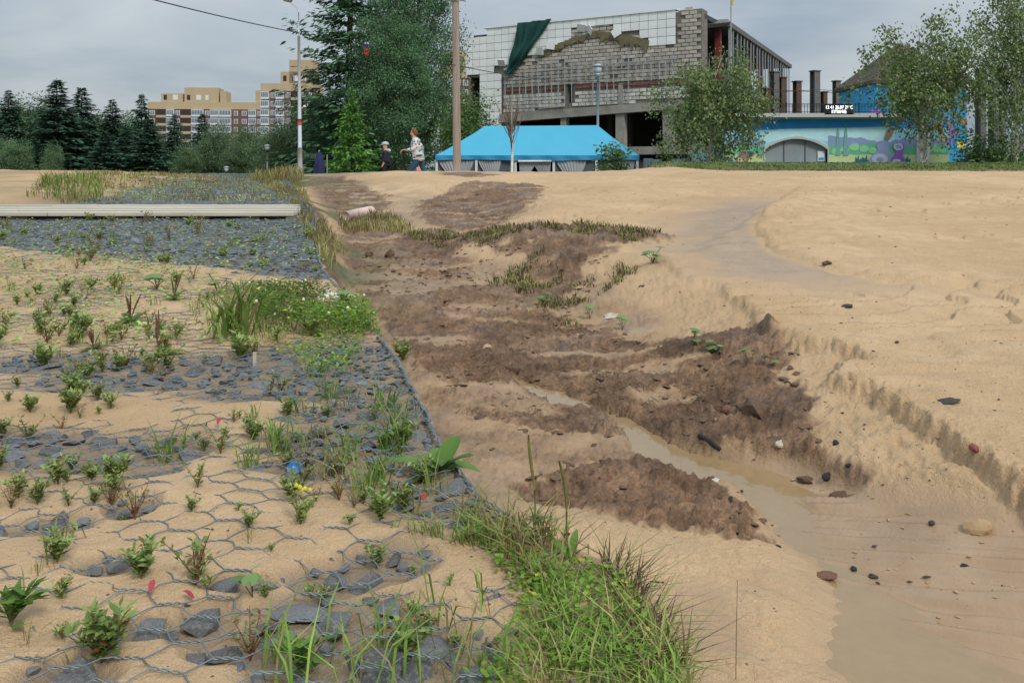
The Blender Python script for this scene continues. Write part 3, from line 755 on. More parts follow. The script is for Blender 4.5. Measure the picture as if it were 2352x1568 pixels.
def sprig(seed, mat, stem_mat, h=.10, nbr=5, leaf=.018, dens=18, heads=None):
    """bushy little weed: branching stems carrying small leaves; stems child of leaves is avoided by two meshes"""
    r = np.random.default_rng(seed)
    st = MB(); c = []; tdir = []
    nbr += 2; dens = int(dens * 1.5)
    for b in range(nbr):
        az = r.uniform(0, 6.28); L = h * r.uniform(.55, 1.0); ln = r.uniform(.1, .65)
        t = np.linspace(0, 1, 6)
        pts = np.stack([np.cos(az) * ln * L * t ** 1.3, np.sin(az) * ln * L * t ** 1.3, L * t * (1 - .12 * t)], 1)
        st.tube(pts, np.linspace(.0022, .0008, 6), 4, False)
        for q in range(dens):
            u = r.uniform(.2, 1.0); k = pts[min(5, int(u * 5.99))] + r.normal(0, .004, 3)
            c.append(k); a2 = r.uniform(0, 6.28); tdir.append((math.cos(a2), math.sin(a2), r.uniform(.1, 1.1)))
    lv = MB(); c = np.array(c); tdir = np.array(tdir)
    lv.cards(c, tdir, np.array([[0, 0, 1.0]]) + r.normal(0, .3, c.shape), 1.25 * leaf * r.uniform(.7, 1.5, len(c)), leaf * .62)
    hd = None
    if heads:
        hd = MB()
        for b in range(heads):
            x, y, z = r.normal(0, .012), r.normal(0, .012), h * r.uniform(.9, 1.05)
            hd.lathe([(.001, z - .006), (.006, z - .003), (.006, z + .002), (.001, z + .007)], x, y, 7)
    return [('stem', st.mesh('stem', stem_mat)), ('foliage', lv.mesh('foliage', mat))] + ([('flower_head', hd.mesh('flower_head', 'flower_yellow'))] if hd else [])
def rosette(seed, nleaf, L, wd, mat, spikes=0, sh=.16, spmat='spike', elev=(.1, .9)):
    r = np.random.default_rng(seed); out = []
    for i in range(nleaf):
        mb = MB(); leaf_blade(mb, (0, 0, .004), 6.28 * i / nleaf + r.uniform(-.3, .3), L * r.uniform(.7, 1.1), wd * r.uniform(.8, 1.1), r.uniform(*elev), r.uniform(.4, 1.0), 5)
        out.append(('leaf', mb.mesh('leaf', mat, True)))
    for i in range(spikes):
        mb = MB(); az = r.uniform(0, 6.28); ln = r.uniform(.05, .5); hh = sh * r.uniform(.6, 1.1) * .8
        t = np.linspace(0, 1, 7); pts = np.stack([np.cos(az) * ln * hh * t ** 1.5, np.sin(az) * ln * hh * t ** 1.5, hh * t], 1)
        mb.tube(pts, np.array([.0018, .0016, .0018, .0036, .0040, .0034, .0012]), 6); out.append(('flower_spike', mb.mesh('flower_spike', spmat, True)))
    return out
def tuft(seed, n, h, wd, mat, lean=.9, spread=.02):
    r = np.random.default_rng(seed); mb = MB()
    grass_blades(mb, r.normal(0, spread, n), r.normal(0, spread, n), np.zeros(n) - .004, h * .45, h, wd, r, lean)
    return [('blades', mb.mesh('blades', mat))]
def coltsfoot(seed, n=4, s=.05, mat='coltsfoot'):
    r = np.random.default_rng(seed); out = []
    for i in range(n):
        mb = MB(); az = r.uniform(0, 6.28); hh = r.uniform(.03, .09); ln = r.uniform(.01, .06)
        px, py = math.cos(az) * ln, math.sin(az) * ln
        st = MB(); st.tube([(0, 0, 0), (px * .4, py * .4, hh * .6), (px, py, hh)], .0018, 4, False); out.append(('stem', st.mesh('stem', 'stem')))
        k = 13; a = np.linspace(.35, 2 * np.pi - .35, k); rad = s * r.uniform(.35, .6) * (1 + .10 * (np.arange(k) % 2))
        tl = r.uniform(.2, .9)
        v = [(px, py, hh)] + [(px + math.cos(az + q) * p_, py + math.sin(az + q) * p_, hh + .15 * p_ - math.cos(q) * p_ * tl * .5) for q, p_ in zip(a, rad)]
        mb.add(v, [(0, i_ + 1, i_ + 2) for i_ in range(k - 1)]); out.append(('leaf', mb.mesh('leaf', mat, True)))
    return out
def spike_stalk(seed, h):
    r = np.random.default_rng(seed); out = []
    t = np.linspace(0, 1, 13); wob = .006 * np.sin(t * 5 + seed)
    pts = np.stack([wob + (.035 if seed == 7 else -.004) * t ** 1.4, .01 * t, h * t], 1)
    mb = MB(); mb.tube(pts[:7], .0015, 6); out.append(('stalk', mb.mesh('stalk', 'spike_green', True)))
    mb = MB(); rad = np.array([.0016, .0026, .0031, .0033, .0033, .0030, .0014]); mb.tube(pts[6:], rad, 8); out.append(('flower_spike', mb.mesh('flower_spike', 'spike_green', True)))
    for i in range(3):
        mb = MB(); leaf_blade(mb, (0, 0, .002), r.uniform(0, 6.28), .06, .016, r.uniform(.5, 1.1), .6, 5); out.append(('leaf', mb.mesh('leaf', 'plantain', True)))
    return out
def place(kind, name, x, y, label, cat, group, rz=None, s=1.0, dz=0.0, z=None, tilt=0):
    zz = (GZ(x, y) if z is None else z) + dz
    o = thing(name, (x, y, zz), label, cat, group, random.uniform(0, 6.28) if rz is None else rz, s)
    if tilt: o.rotation_euler.x = tilt
    for n_, me in kind: link(n_, me, o)
    return o
K = dict(
    s1=sprig(1, 'weed', 'stem', .11, 5), s2=sprig(2, 'weed', 'stem_red', .14, 4, .016, 12), s3=sprig(3, 'weed_red', 'stem_red', .12, 4, .013, 9), s4=sprig(4, 'weed', 'stem', .08, 7, .013, 9),
    s5=sprig(5, 'weed_red', 'stem', .15, 3, .014, 14), bush=sprig(6, 'weed', 'stem', .13, 10, .022, 14), pine=sprig(7, 'weed', 'stem', .10, 7, .011, 16, 5), tiny=sprig(8, 'weed', 'stem', .045, 3, .012, 6), leafy=sprig(9, 'plantain', 'stem', .12, 6, .045, 5),
    t1=tuft(1, 14, .11, .004, 'blade'), t2=tuft(2, 26, .14, .005, 'blade', 1.2), t3=tuft(3, 9, .08, .0035, 'blade_dry'), t4=tuft(4, 40, .20, .009, 'blade', 1.3, .035),
    p1=rosette(1, 6, .10, .045, 'plantain', 5, .17), p2=rosette(2, 5, .09, .045, 'plantain', 3, .20), p3=rosette(3, 7, .08, .04, 'weed_red', 7, .15), big=rosette(5, 8, .15, .055, 'plantain', 0, .1, elev=(.25, .9)),
    tall=spike_stalk(6, .20), tall2=spike_stalk(7, .19), c1=coltsfoot(1, 4), c2=coltsfoot(2, 6, .06), c3=coltsfoot(3, 3, .045))
rr = np.random.default_rng(12)
# individual plants read off the photograph: kind, picture x, y of the foot, scale
LB = {'s': ('weed_sprig', 'weed'), 't': ('grass_tuft', 'grass'), 'p': ('plantain_plant', 'plantain'), 'c': ('broad_leaf_plant', 'plant'), 'b': ('leafy_weed', 'weed')}
hero_pl = [
    ('bush', 235, 1525, 1.0, 'leafy_weed', 'bushy green weed beside the half buried stone at the bottom left', 'weed'),
    ('leafy', 25, 1440, .8, 'leafy_weed', 'broad leaved green weed at the left edge of the picture, near the bottom', 'weed'),
    ('bush', 325, 1330, .75, 'leafy_weed', 'dense green weed growing over a wire strand, left of the tall branching weed', 'weed'),
    ('s2', 450, 1345, 1.0, 'weed_sprig', 'tall branching green weed with red stems in the left foreground', 'weed'),
    ('s3', 575, 1520, .9, 'weed_sprig', 'withered brown green weed between the bottom stones', 'weed'),
    ('pine', 690, 1205, 1.0, 'weed_sprig', 'small weed with round yellow flower heads on bare sand', 'weed'),
    ('s3', 310, 1195, .9, 'weed_sprig', 'weed with a crimson leaf beside a small dark stone in the sand', 'weed'),
    ('big', 1010, 1085, .85, 'plantain_plant', 'large plantain with broad green leaves on the wire edge of the mattress', 'plantain'),
    ('p1', 300, 745, 1.25, 'plantain_plant', 'plantain with a cluster of upright brown flower spikes', 'plantain'),
    ('p2', 365, 825, 1.4, 'plantain_plant', 'plantain with three thick leaning brown spikes and flattened leaves', 'plantain'),
    ('p3', 215, 808, .9, 'plantain_plant', 'plantain with short dark spikes among stones at the left', 'plantain'),
    ('p1', 400, 690, 1.1, 'plantain_plant', 'plantain with dark spikes in front of the round leaved plants', 'plantain'),
    ('c2', 360, 665, 1.6, 'broad_leaf_plant', 'plant with round grey green leaves behind the plantain spikes', 'plant'),
    ('c2', 500, 675, 1.5, 'broad_leaf_plant', 'plant with round leaves left of the clover patch', 'plant'),
    ('t4', 545, 770, 1.4, 'grass_tuft', 'large tuft of broad arching grass blades in front of the clover', 'grass'),
    ('p2', 325, 530, 1.5, 'plantain_plant', 'plantain with brown spikes just in front of the boardwalk', 'plantain'),
    ('s5', 455, 545, 1.9, 'weed_sprig', 'tall dark weed standing against the front of the boardwalk', 'weed'),
    ('tall', 1222, 1252, 1.0, 'plantain_plant', 'plantain with one tall crooked green spike at the grassy edge', 'plantain'),
    ('tall2', 1312, 1290, 1.0, 'plantain_plant', 'plantain with a tall straight spike leaning right over the wet sand', 'plantain'),
    ('c1', 1590, 800, 1.2, 'broad_leaf_plant', 'green seedling with broad leaves on the sand bank right of the mud', 'plant'),
    ('c2', 1640, 815, .9, 'broad_leaf_plant', 'green leafy seedling with grass beside it on the sandy bank', 'plant'),
    ('c3', 1720, 840, 1.2, 'broad_leaf_plant', 'wilted broad leaf lying at the right end of the mud', 'plant'),
    ('c3', 1760, 850, 1.0, 'broad_leaf_plant', 'small bent green leaf at the rightmost tip of the mud', 'plant'),
    ('c2', 1500, 605, 1.6, 'broad_leaf_plant', 'green seedling at the right end of the turf strip', 'plant'),
    ('c1', 1430, 760, 1.1, 'broad_leaf_plant', 'yellow green seedling beside the white stone', 'plant'),
    ('c1', 1355, 735, 1.1, 'broad_leaf_plant', 'pale seedling in the dark grass patch of the gully', 'plant'),
    ('c2', 1250, 700, 1.0, 'broad_leaf_plant', 'seedling with heart shaped leaves in the middle of the gully', 'plant'),
    ('bush', 925, 830, 1.1, 'leafy_weed', 'bushy green weed hanging over the mattress edge beside the mud', 'weed'),
    ('c1', 795, 715, 1.3, 'broad_leaf_plant', 'leafy plant at the end of the clover, on the gully edge', 'plant'),
    ('t2', 385, 1060, .8, 'grass_tuft', 'tuft of upright grass beside the pointed dark stone', 'grass'),
    ('t3', 130, 1255, 1.0, 'grass_tuft', 'dry yellowish grass tuft beside a wire strand at the left', 'grass'),
    ('c3', 580, 1375, .8, 'broad_leaf_plant', 'two flat round leaves lying on sand below the wire', 'plant'),
    ('leafy', 700, 1560, .7, 'leafy_weed', 'broad green leaves among the bottom stones', 'weed'),
    ('c3', 1245, 1235, .8, 'broad_leaf_plant', 'upright toothed leaf behind the grass clump', 'plant'),
]
for kd, px, py, s, nm, lab, cat in hero_pl:
    g = G(px, py); place(K[kd], nm, g.x, g.y, lab, cat, None, s=s * (1 if kd[0] in 't' or kd == 'big' else .72))
pts_hero = [(a[1], a[2]) for a in hero_pl]
# the many weeds nothing tells apart
def scatter(n, kinds, region, nm, lab, cat, grp, smin, smax, dens=None):
    i = 0; tries = 0
    while i < n and tries < n * 30:
        tries += 1
        px, py = rr.uniform(region[0], region[2]), region[1] + (region[3] - region[1]) * rr.random()
        x, y = base_pt(px, py, 'M')
        if x > edge_x(y) - .03: continue
        if dens and fbm(np.array([x * 1.6]), np.array([y * 1.6]), 2, 301)[0] < dens: continue
        if any(abs(px - a) + abs(py - b) < 25 for a, b in pts_hero): continue
        place(K[kinds[i % len(kinds)]], nm, x, y, lab, cat, grp, s=rr.uniform(smin, smax)); i += 1
scatter(75, ['s1', 's3', 's2', 's4', 'bush', 'tiny', 's1'], (-40, 860, 980, 1200), 'weed_sprig', 'small reddish green weed sprig growing through wire and sand in the left middle ground', 'weed', 'weed sprigs on the sandy mattress', .3, .62)
scatter(26, ['tiny', 's1', 'tiny', 's4', 't3'], (0, 1200, 1050, 1540), 'weed_sprig', 'tiny green seedling in bare sand of the left foreground', 'weed', 'seedlings in the foreground sand', .35, .65)
scatter(125, ['s1', 's4', 's2', 'bush', 't1', 's3'], (-60, 565, 760, 850), 'weed_sprig', 'green weed clump in the weedy sand between boardwalk and foreground stones', 'weed', 'weeds on the middle of the mattress', .38, .85, -.12)
scatter(65, ['s1', 't2', 's4', 't3', 's5'], (-60, 505, 720, 575), 'weed_sprig', 'weed growing from the wire covered stones just this side of the boardwalk', 'weed', 'weeds in front of the boardwalk', .6, 1.1, -.1)
scatter(34, ['t1', 't2', 't3'], (560, 800, 1000, 1200), 'grass_tuft', 'grass tuft sprouting between stones along the mattress edge', 'grass', 'grass tufts along the mattress edge', .6, 1.0)

def scatter_grass(n, fn, hmin, hmax, wd, mat, name, label, lean=.8, sd=0, zoff=-.004):
    r = np.random.default_rng(40 + sd)
    x, y = fn(r, n)
    z, mk = terrain(x, y, False)
    mb = MB(); grass_blades(mb, x, y, z + zoff, hmin, hmax, wd, r, lean)
    return mb.build(name, mat, label=label, kind='stuff')
def band(poly_px, kind, dens_seed=0, thr=-.05, scale=4):
    poly = bp(poly_px, kind)
    xs = [p[0] for p in poly]; ys = [p[1] for p in poly]
    def fn(r, n):
        X = np.zeros(0); Y = np.zeros(0)
        while len(X) < n:
            x = r.uniform(min(xs), max(xs), n * 3); y = r.uniform(min(ys), max(ys), n * 3)
            ok = in_poly(x, y, poly) & (fbm(x * scale, y * scale, 3, 310 + dens_seed) + r.normal(0, .12, len(x)) > thr)
            X = np.concatenate([X, x[ok]]); Y = np.concatenate([Y, y[ok]])
        return X[:n], Y[:n]
    return fn
scatter_grass(1500, band([(880, 1230), (1080, 1160), (1250, 1225), (1440, 1320), (1500, 1440), (1590, 1568), (1600, 1700), (900, 1700), (1150, 1500), (1260, 1420), (1180, 1300)], 'M', 1, .06), (.015), .055, .0030, 'blade', 'grass', 'lush green grass on the crumbling edge at the bottom centre', 1.5, 1)
scatter_grass(500, band([(1380, 1290), (1470, 1330), (1540, 1480), (1610, 1568), (1480, 1560), (1440, 1440)], 'M', 2, -.3), .03, .085, .003, 'blade_mud', 'grass', 'brown matted grass and roots hanging over the bottom centre edge', 2.0, 2, -.02)
scatter_grass(120, band([(560, 1500), (1100, 1360), (1200, 1560), (640, 1680)], 'M', 3, -.5), .03, .12, .004, 'blade', 'grass', 'scattered long grass blades among the bottom stones', 1.3, 3)
scatter_grass(1300, band([(430, 700), (560, 665), (700, 700), (830, 720), (900, 760), (870, 780), (640, 800), (450, 775)], 'M', 4, -.05), .025, .08, .004, 'blade', 'grass', 'grass growing through the clover patch on the mattress', 1.0, 4)
scatter_grass(2600, band([(640, 425), (700, 440), (720, 500), (800, 540), (760, 600), (730, 590), (700, 540), (660, 470), (600, 420)], 'M', 5, -.02, 3.5), .03, .16, .007, 'blade_dry', 'grass', 'tall yellowing grass along the gully edge beside the boardwalk', .9, 5)
scatter_grass(4200, band([(920, 545), (1010, 530), (1120, 560), (1290, 565), (1450, 575), (1520, 600), (1420, 625), (1250, 590), (1100, 600), (990, 575)], 'F', 6, .0, 3.5), .015, .07, .007, 'blade_mud', 'grass', 'muddy strip of uprooted turf across the gully', .9, 6)
scatter_grass(700, band([(1120, 640), (1250, 620), (1300, 660), (1210, 680), (1130, 665)], 'F', 7, -.05, 3), .02, .07, .007, 'blade_mud', 'grass', 'patch of flattened green turf in the middle of the gully', 1.2, 7)
scatter_grass(700, band([(1310, 670), (1420, 655), (1470, 680), (1400, 700), (1200, 720), (1270, 745), (1350, 760), (1230, 705)], 'F', 8, -.05, 3), .02, .06, .006, 'blade_mud', 'grass', 'dark flattened turf on the right side of the gully', 1.5, 8)
scatter_grass(900, band([(780, 505), (900, 500), (960, 540), (860, 535), (780, 540)], 'F', 9, -.15, 3), .06, .16, .010, 'blade_dry', 'grass', 'ragged grass around the pale pink tube', 1.0, 9)
scatter_grass(4200, band([(60, 470), (90, 430), (250, 405), (420, 402), (640, 408), (640, 466), (500, 465), (320, 468)], 'M', 10, .03, 1.3), .04, .13, .012, 'blade_dry', 'grass', 'grass and weeds on the mattress beyond the boardwalk', .8, 10)
scatter_grass(500, band([(80, 465), (100, 435), (230, 430), (240, 466)], 'M', 11, -.1, 1.5), .08, .26, .014, 'blade', 'grass', 'bright clump of tall grass left beyond the boardwalk', .6, 11)
def lawn_fn(r, n):
    y = r.uniform(22.2, 28.5, n); x = r.uniform(4.3, 19, n); k = r.random(n) < .9
    return x, y
scatter_grass(13000, lawn_fn, .03, .075, .030, 'lawn', 'grass', 'mown green lawn strip in front of the painted building', .8, 12)
scatter_grass(700, band([(560, 412), (640, 400), (700, 408), (690, 425), (620, 425)], 'M', 13, -.15, 1), .10, .32, .016, 'blade_dry', 'grass', 'tall dry grass at the foot of the white lamp post', .6, 13)
scatter_grass(420, band([(1050, 1180), (1250, 1225), (1440, 1320), (1500, 1440), (1590, 1568), (1200, 1640), (1260, 1420)], 'M', 14, -.1), .03, .09, .0028, 'blade_dry', 'grass', 'dry yellow blades mixed into the grass at the bottom centre', 1.8, 14)
# clover carpet
def clover(n, poly_px, kind, hmin, hmax, size, label, sd, mat='clover'):
    fn = band(poly_px, kind, 20 + sd, -.25, 3); r = np.random.default_rng(70 + sd)
    x, y = fn(r, n); z, _ = terrain(x, y, False)
    h = r.uniform(hmin, hmax, n) * (.6 + .6 * (fbm(x * 3, y * 3, 2, 320) + .5))
    c = np.stack([x, y, z + h], 1)
    a = r.uniform(0, 6.28, n); t = np.stack([np.cos(a), np.sin(a), r.uniform(-.3, .5, n)], 1)
    mb = MB(); mb.cards(c, t, np.array([[0, 0, 1.0]]) + r.normal(0, .35, c.shape), size * r.uniform(.7, 1.3, n), size * .75)
    mb.build('clover' if mat == 'clover' else 'ground_cover', mat, label=label, kind='stuff')
    return x, y, z, h
cx_, cy_, cz2, ch_ = clover(5200, [(560, 690), (660, 670), (800, 700), (890, 755), (850, 775), (700, 780), (600, 770)], 'M', .01, .10, .016, 'dense bright clover patch with yellow flowers on the mattress', 1)
clover(800, [(600, 790), (720, 775), (840, 765), (830, 810), (790, 870), (690, 850)], 'M', .005, .05, .014, 'thin clover spreading over the stones beside the mattress corner', 2)
clover(1700, [(1050, 1190), (1180, 1230), (1450, 1360), (1520, 1568), (1000, 1640), (1200, 1420)], 'M', .004, .03, .011, 'clover leaves mixed into the grass at the bottom centre', 3)
clover(3600, [(-50, 508), (700, 508), (745, 600), (560, 640), (-50, 570)], 'M', .004, .07, .022, 'low green ground cover over the stones this side of the boardwalk', 5, 'weed')
clover(3000, [(60, 466), (120, 425), (640, 410), (660, 466)], 'M', .004, .10, .035, 'green ground cover on the mattress beyond the boardwalk', 6, 'weed')
clover(2600, [(-50, 590), (300, 600), (560, 660), (560, 800), (-50, 800)], 'M', .004, .06, .02, 'low leafy ground cover on the sandy mattress', 4, 'weed')
mb = MB()
for i in rr.choice(len(cx_), 26, False):
    mb.lathe([(.002, cz2[i] + ch_[i]), (.006, cz2[i] + ch_[i] + .003), (.0055, cz2[i] + ch_[i] + .009), (.0015, cz2[i] + ch_[i] + .012)], cx_[i], cy_[i], 6)
for i in range(30):
    g = G(770 + rr.normal() * 22, 690 + rr.normal() * 7); s = rr.uniform(.006, .012)
    mb.lathe([(.3 * s, g.z + .02), (s, g.z + .02 + s * .4), (.8 * s, g.z + .02 + s * 1.3), (.2 * s, g.z + .02 + s * 1.7)], g.x, g.y, 6)
mb.build('clover_flowers', 'flower_white', label='small white clover heads in and beside the clover patch', kind='stuff')
# matted roots over the mud
r = np.random.default_rng(99); mb = MB()
fn = band([(1000, 830), (1200, 800), (1300, 830), (1450, 880), (1700, 900), (1660, 1000), (1400, 990), (1050, 950)], 'F', 30, -.2, 2)
X_, Y_ = fn(r, 900); Z_, mk_ = terrain(X_, Y_, False)
keep = mk_['mud'] > .4
X_, Y_, Z_ = X_[keep], Y_[keep], Z_[keep]
c = np.stack([X_, Y_, Z_ + .003], 1); a = r.uniform(0, 6.28, len(c)); t = np.stack([np.cos(a), np.sin(a), r.uniform(-.1, .6, len(c))], 1)
mb.cards(c, t, np.array([[0, 0, 1.0]]) + r.normal(0, .5, c.shape), r.uniform(.02, .07, len(c)), .003)
mb.build('root_mat', 'roots', label='fine torn roots sticking out of the brown mud', kind='stuff')
# ------------------------------------------------------------------ trees
def spruce_mesh(seed, h, rad, mat, nwh=28, per=7, spray=.45, base=.06, ragged=.25, name='crown', power=.9, dens=1.0):
    r = np.random.default_rng(seed); C, T, L = [], [], []
    for i in range(nwh):
        u = (i + r.uniform(-.3, .3)) / nwh
        z = min(h * .995, h * (base + (1 - base) * max(u, 0) ** .92))
        R = rad * (1 - (z / h)) ** power * (1 + r.normal(0, ragged * .5)) + .012 * rad
        if r.random() < ragged * .25: R *= .6
        for k in range(per):
            z_ = z; z = min(h * .995, z_ + r.normal(0, .5) * h / nwh)
            az = 6.283 * (k + r.uniform(-.35, .35)) / per + i * 1.3; Rb = R * r.uniform(1 - ragged, 1 + ragged * .6)
            n = max(4, int((4 + 13 * Rb / rad * (rad / 2.4)) * dens))
            t = r.uniform(.08, 1, n); rise = .25 * (z / h) - .28
            rr_ = t * Rb; zz = z + Rb * (rise * t + .22 * t ** 3) + r.normal(0, .05, n)
            lat = r.normal(0, .12, n) * Rb * (1.15 - .6 * t)
            ca, sa = math.cos(az), math.sin(az)
            C.append(np.stack([rr_ * ca - lat * sa, rr_ * sa + lat * ca, zz], 1))
            a2 = az + np.sign(lat) * r.uniform(.2, 1.1, n)
            T.append(np.stack([np.cos(a2), np.sin(a2), r.uniform(-.75, .1, n)], 1)); L.append(spray * r.uniform(.6, 1.2, n) * (.28 + .72 * (1 - z / h) ** .7)); z = z_
    C = np.concatenate(C); T = np.concatenate(T); L = np.concatenate(L)
    mb = MB(); mb.cards(C, T, np.array([[0, 0, 1.0]]) + r.normal(0, .5, C.shape), L, L * .36)
    return mb.mesh(name, mat)
def trunk_mesh(h, r0, mat, bend=0.0, seed=0, top=.15):
    r = np.random.default_rng(seed); t = np.linspace(0, 1, 9)
    pts = np.stack([bend * t ** 2 + r.normal(0, .01, 9) * h * .3, r.normal(0, .01, 9) * h * .3, t * h], 1); pts[0, :2] = 0
    mb = MB(); mb.tube(pts, r0 * (1 - t * (1 - top)) * np.where(t == 0, 1.25, 1), 9)
    return mb, pts
def broad_tree(seed, h, rx, rz, zc, leaf, n_clump, per, leafmat, barkmat, r0, droop=0.0, bend=0.0, clump=.45, shell=.55, limbs=True, aspect=.62, ry=None):
    """trunk with limbs to every clump, crown of single leaves gathered in uneven clumps"""
    r = np.random.default_rng(seed); ry = ry or rx
    mbt, tp = trunk_mesh(h * .92, r0, barkmat, bend, seed)
    C, T = [], []
    lobes = r.uniform(.72, 1.18, 24)
    for i in range(n_clump):
        q = r.normal(size=3); q /= np.linalg.norm(q)
        lob = lobes[int((math.atan2(q[1], q[0]) + math.pi) / 6.284 * 8) * 3 + min(2, int((q[2] + 1) * 1.5))]
        k = (shell + (1 - shell) * r.random()) * lob
        c = np.array([q[0] * rx * k, q[1] * ry * k, zc + q[2] * rz * k]); tt = min(max(c[2] / (h * .92), .05), .98)
        c[0] += np.interp(tt, np.linspace(0, 1, 9), tp[:, 0])
        if limbs and i % 2 == 0:
            t0 = max(.18, tt - .28); b0 = np.array([np.interp(t0, np.linspace(0, 1, 9), tp[:, j]) for j in range(3)])
            mid = (b0 + c) / 2 + [0, 0, .12 * rz]; s_ = np.linspace(0, 1, 5)[:, None]
            mbt.tube((1 - s_) ** 2 * b0 + 2 * s_ * (1 - s_) * mid + s_ ** 2 * c, np.linspace(r0 * .26, r0 * .04, 5), 5, False)
        n = int(per * r.uniform(.5, 1.4)); sg = clump * r.uniform(.6, 1.3)
        p = c + r.normal(0, 1, (n, 3)) * [sg, sg, sg * .75]
        if droop:
            hang = r.random(n) ** 2 * droop; p[:, 2] -= hang
        C.append(p); a = r.uniform(0, 6.28, n); T.append(np.stack([np.cos(a), np.sin(a), r.uniform(-1.1, .4, n) - droop], 1))
    C = np.concatenate(C); T = np.concatenate(T)
    mb = MB(); L = leaf * r.uniform(.65, 1.35, len(C))
    mb.cards(C, T, r.normal(0, 1, C.shape) + [0, -.3, .5], L, L * aspect)
    return mbt.mesh('trunk', barkmat, True), mb.mesh('crown', leafmat)
def tree(name, px, Y, zbase, meshes, label, group=None, s=1.0, rz=0, py=None, sx=1.0):
    x = (px - CX) / F * Y
    o = thing(name, (x, Y, zbase), label, 'tree', group, rz, s)
    if sx != 1.0: o.scale = (s * sx, s * sx, s)
    for n_, m_ in zip(('trunk', 'crown'), meshes): link(n_, m_, o)
    return o
def spruce(seed, h, rad, mat, **k):
    mb, _ = trunk_mesh(h * .97, max(.05, h * .014), 'bark_dark', 0, seed, .1)
    return mb.mesh('trunk', 'bark_dark', True), spruce_mesh(seed, h, rad, mat, **k)
sp = [spruce(s, 12.0, 2.5, 'spruce_far', nwh=40, per=8, spray=.7, ragged=.4, base=.02, dens=2.2) for s in (11, 12, 13)]
dec = [broad_tree(s, 9.0, 2.9, 4.0, 4.8, .20, 120, 160, 'leaf_forest', 'bark_dark', .16, .5, clump=.6, shell=.45) for s in (21, 22, 23)]
FZ = -.6
def hgt(ytop, Y): return (YH - ytop) / F * Y + CZ - FZ
fs = [  # x, top y, depth, variant, width factor, label
    (20, 207, 96, 0, 1.0, 'pointed dark spruce at the far left edge of the forest'), (132, 178, 88, 1, 1.15, 'tallest dark spruce of the forest at the left'), (188, 197, 92, 2, 1.1, 'broad dark spruce right of the tallest forest spruce'),
    (258, 228, 94, 0, 1.05, 'dark spruce in the middle of the forest, left of the apartment block'), (325, 212, 90, 1, .8, 'slender spruce in front of the left end of the apartment block'), (345, 270, 84, 2, 1.3, 'wide spruce beside the slender one in front of the apartment block'),
    (400, 262, 92, 0, 1.0, 'dark spruce hiding the lower balconies of the apartment block'), (465, 258, 95, 1, 1.0, 'dark spruce in front of the middle of the apartment block'), (240, 300, 82, 1, 1.4, 'low dark spruce behind the young birches'), (290, 290, 86, 2, 1.3, 'dark spruce between two taller forest spruces')]
for px, yt, Y, v, w, lab in fs:
    s = hgt(yt, Y) / 12.0; tree('spruce_tree', px, Y, FZ, sp[v], lab, 'forest trees on the left', s, v * 2.1 + px, sx=w * 1.75)
fd = [(70, 225, 99, 0, 1.25, 'round crowned leafy tree left of the tallest spruce'), (-10, 300, 70, 1, 1.1, 'low leafy tree at the left edge behind the sand'), (120, 330, 66, 2, .62, 'young pale birch in front of the dark forest'), (40, 325, 68, 0, .95, 'leafy tree in front of the forest at the left'),
      (225, 250, 100, 1, 1.1, 'greyish leafy tree behind the forest spruces'), (290, 262, 104, 2, 1.1, 'leafy tree showing between two forest spruces'), (430, 330, 76, 1, .95, 'bushy leafy tree below the left wing of the apartment block'), (500, 285, 80, 2, 1.0, 'pale green leafy tree in front of the apartment block'),
      (545, 330, 74, 0, 1.0, 'drooping leafy tree right of the pale one, below the apartment block'), (610, 300, 72, 1, 1.0, 'dark leafy tree between apartment block and white lamp post'), (645, 290, 66, 2, 1.15, 'dense leafy tree behind the park lamp'), (700, 290, 60, 0, 1.1, 'dense leafy tree behind the white lamp post'), (565, 285, 78, 2, .8, 'slim leafy tree right of the apartment facade'), (155, 262, 98, 2, 1.1, 'leafy tree squeezed between the two tallest spruces'), (5, 250, 105, 1, 1.2, 'leafy tree behind the far left spruce'), (375, 318, 97, 0, 1.1, 'leafy tree before the left corner of the apartment block'),
      (470, 330, 82, 0, 1.2, 'broad leafy tree under the middle of the apartment block')]
for px, yt, Y, v, w, lab in fd:
    s = hgt(yt, Y) / 8.8; tree('leafy_tree', px, Y, FZ, dec[v], lab, 'forest trees on the left', s, v * 1.7 + px * .3, sx=w)
# big trees beside the sand crest
BZ = -.35
big_sp = spruce(31, 19.0, 3.3, 'spruce_dark', nwh=50, per=10, spray=.5, base=.02, ragged=.42, power=.55, dens=2.6)
tree('spruce_tree', 803, 44, BZ, big_sp, 'big old spruce with bare upper trunk behind the young bright spruce', None, 1.0, .4)
pop = [broad_tree(s, 15.5, 3.1, 6.3, 7.6, .13, 170, 330, 'leaf_poplar', 'bark_dark', .20, .15, clump=.48, shell=.5, bend=b) for s, b in ((33, .3), (34, -.2))]
tree('leafy_tree', 905, 41, BZ, pop[0], 'tall dense leafy tree in front of the old spruces', None, .72, 0, sx=.85)
tree('leafy_tree', 962, 46, BZ, pop[1], 'tall leafy tree left of the wooden pole', None, 1.0, 1.0, sx=.72)
tree('spruce_tree', 893, 50, BZ, big_sp, 'second old spruce rising behind the walking adult', None, .97, 2.4, sx=.85)
tree('leafy_tree', 745, 48, BZ, dec[1], 'bushy leafy tree under the left boughs of the big spruce', None, .66, .4)
tree('leafy_tree', 660, 50, BZ, dec[2], 'dark bushy tree left of the white lamp post', None, .48, .9)
yng = spruce(35, 4.4, 1.5, 'spruce_young', nwh=22, per=9, spray=.34, base=.02, ragged=.3, dens=2.2)
tree('spruce_tree', 808, 31, BZ, yng, 'young bright green spruce in front of the big trees', None, .98, 0)
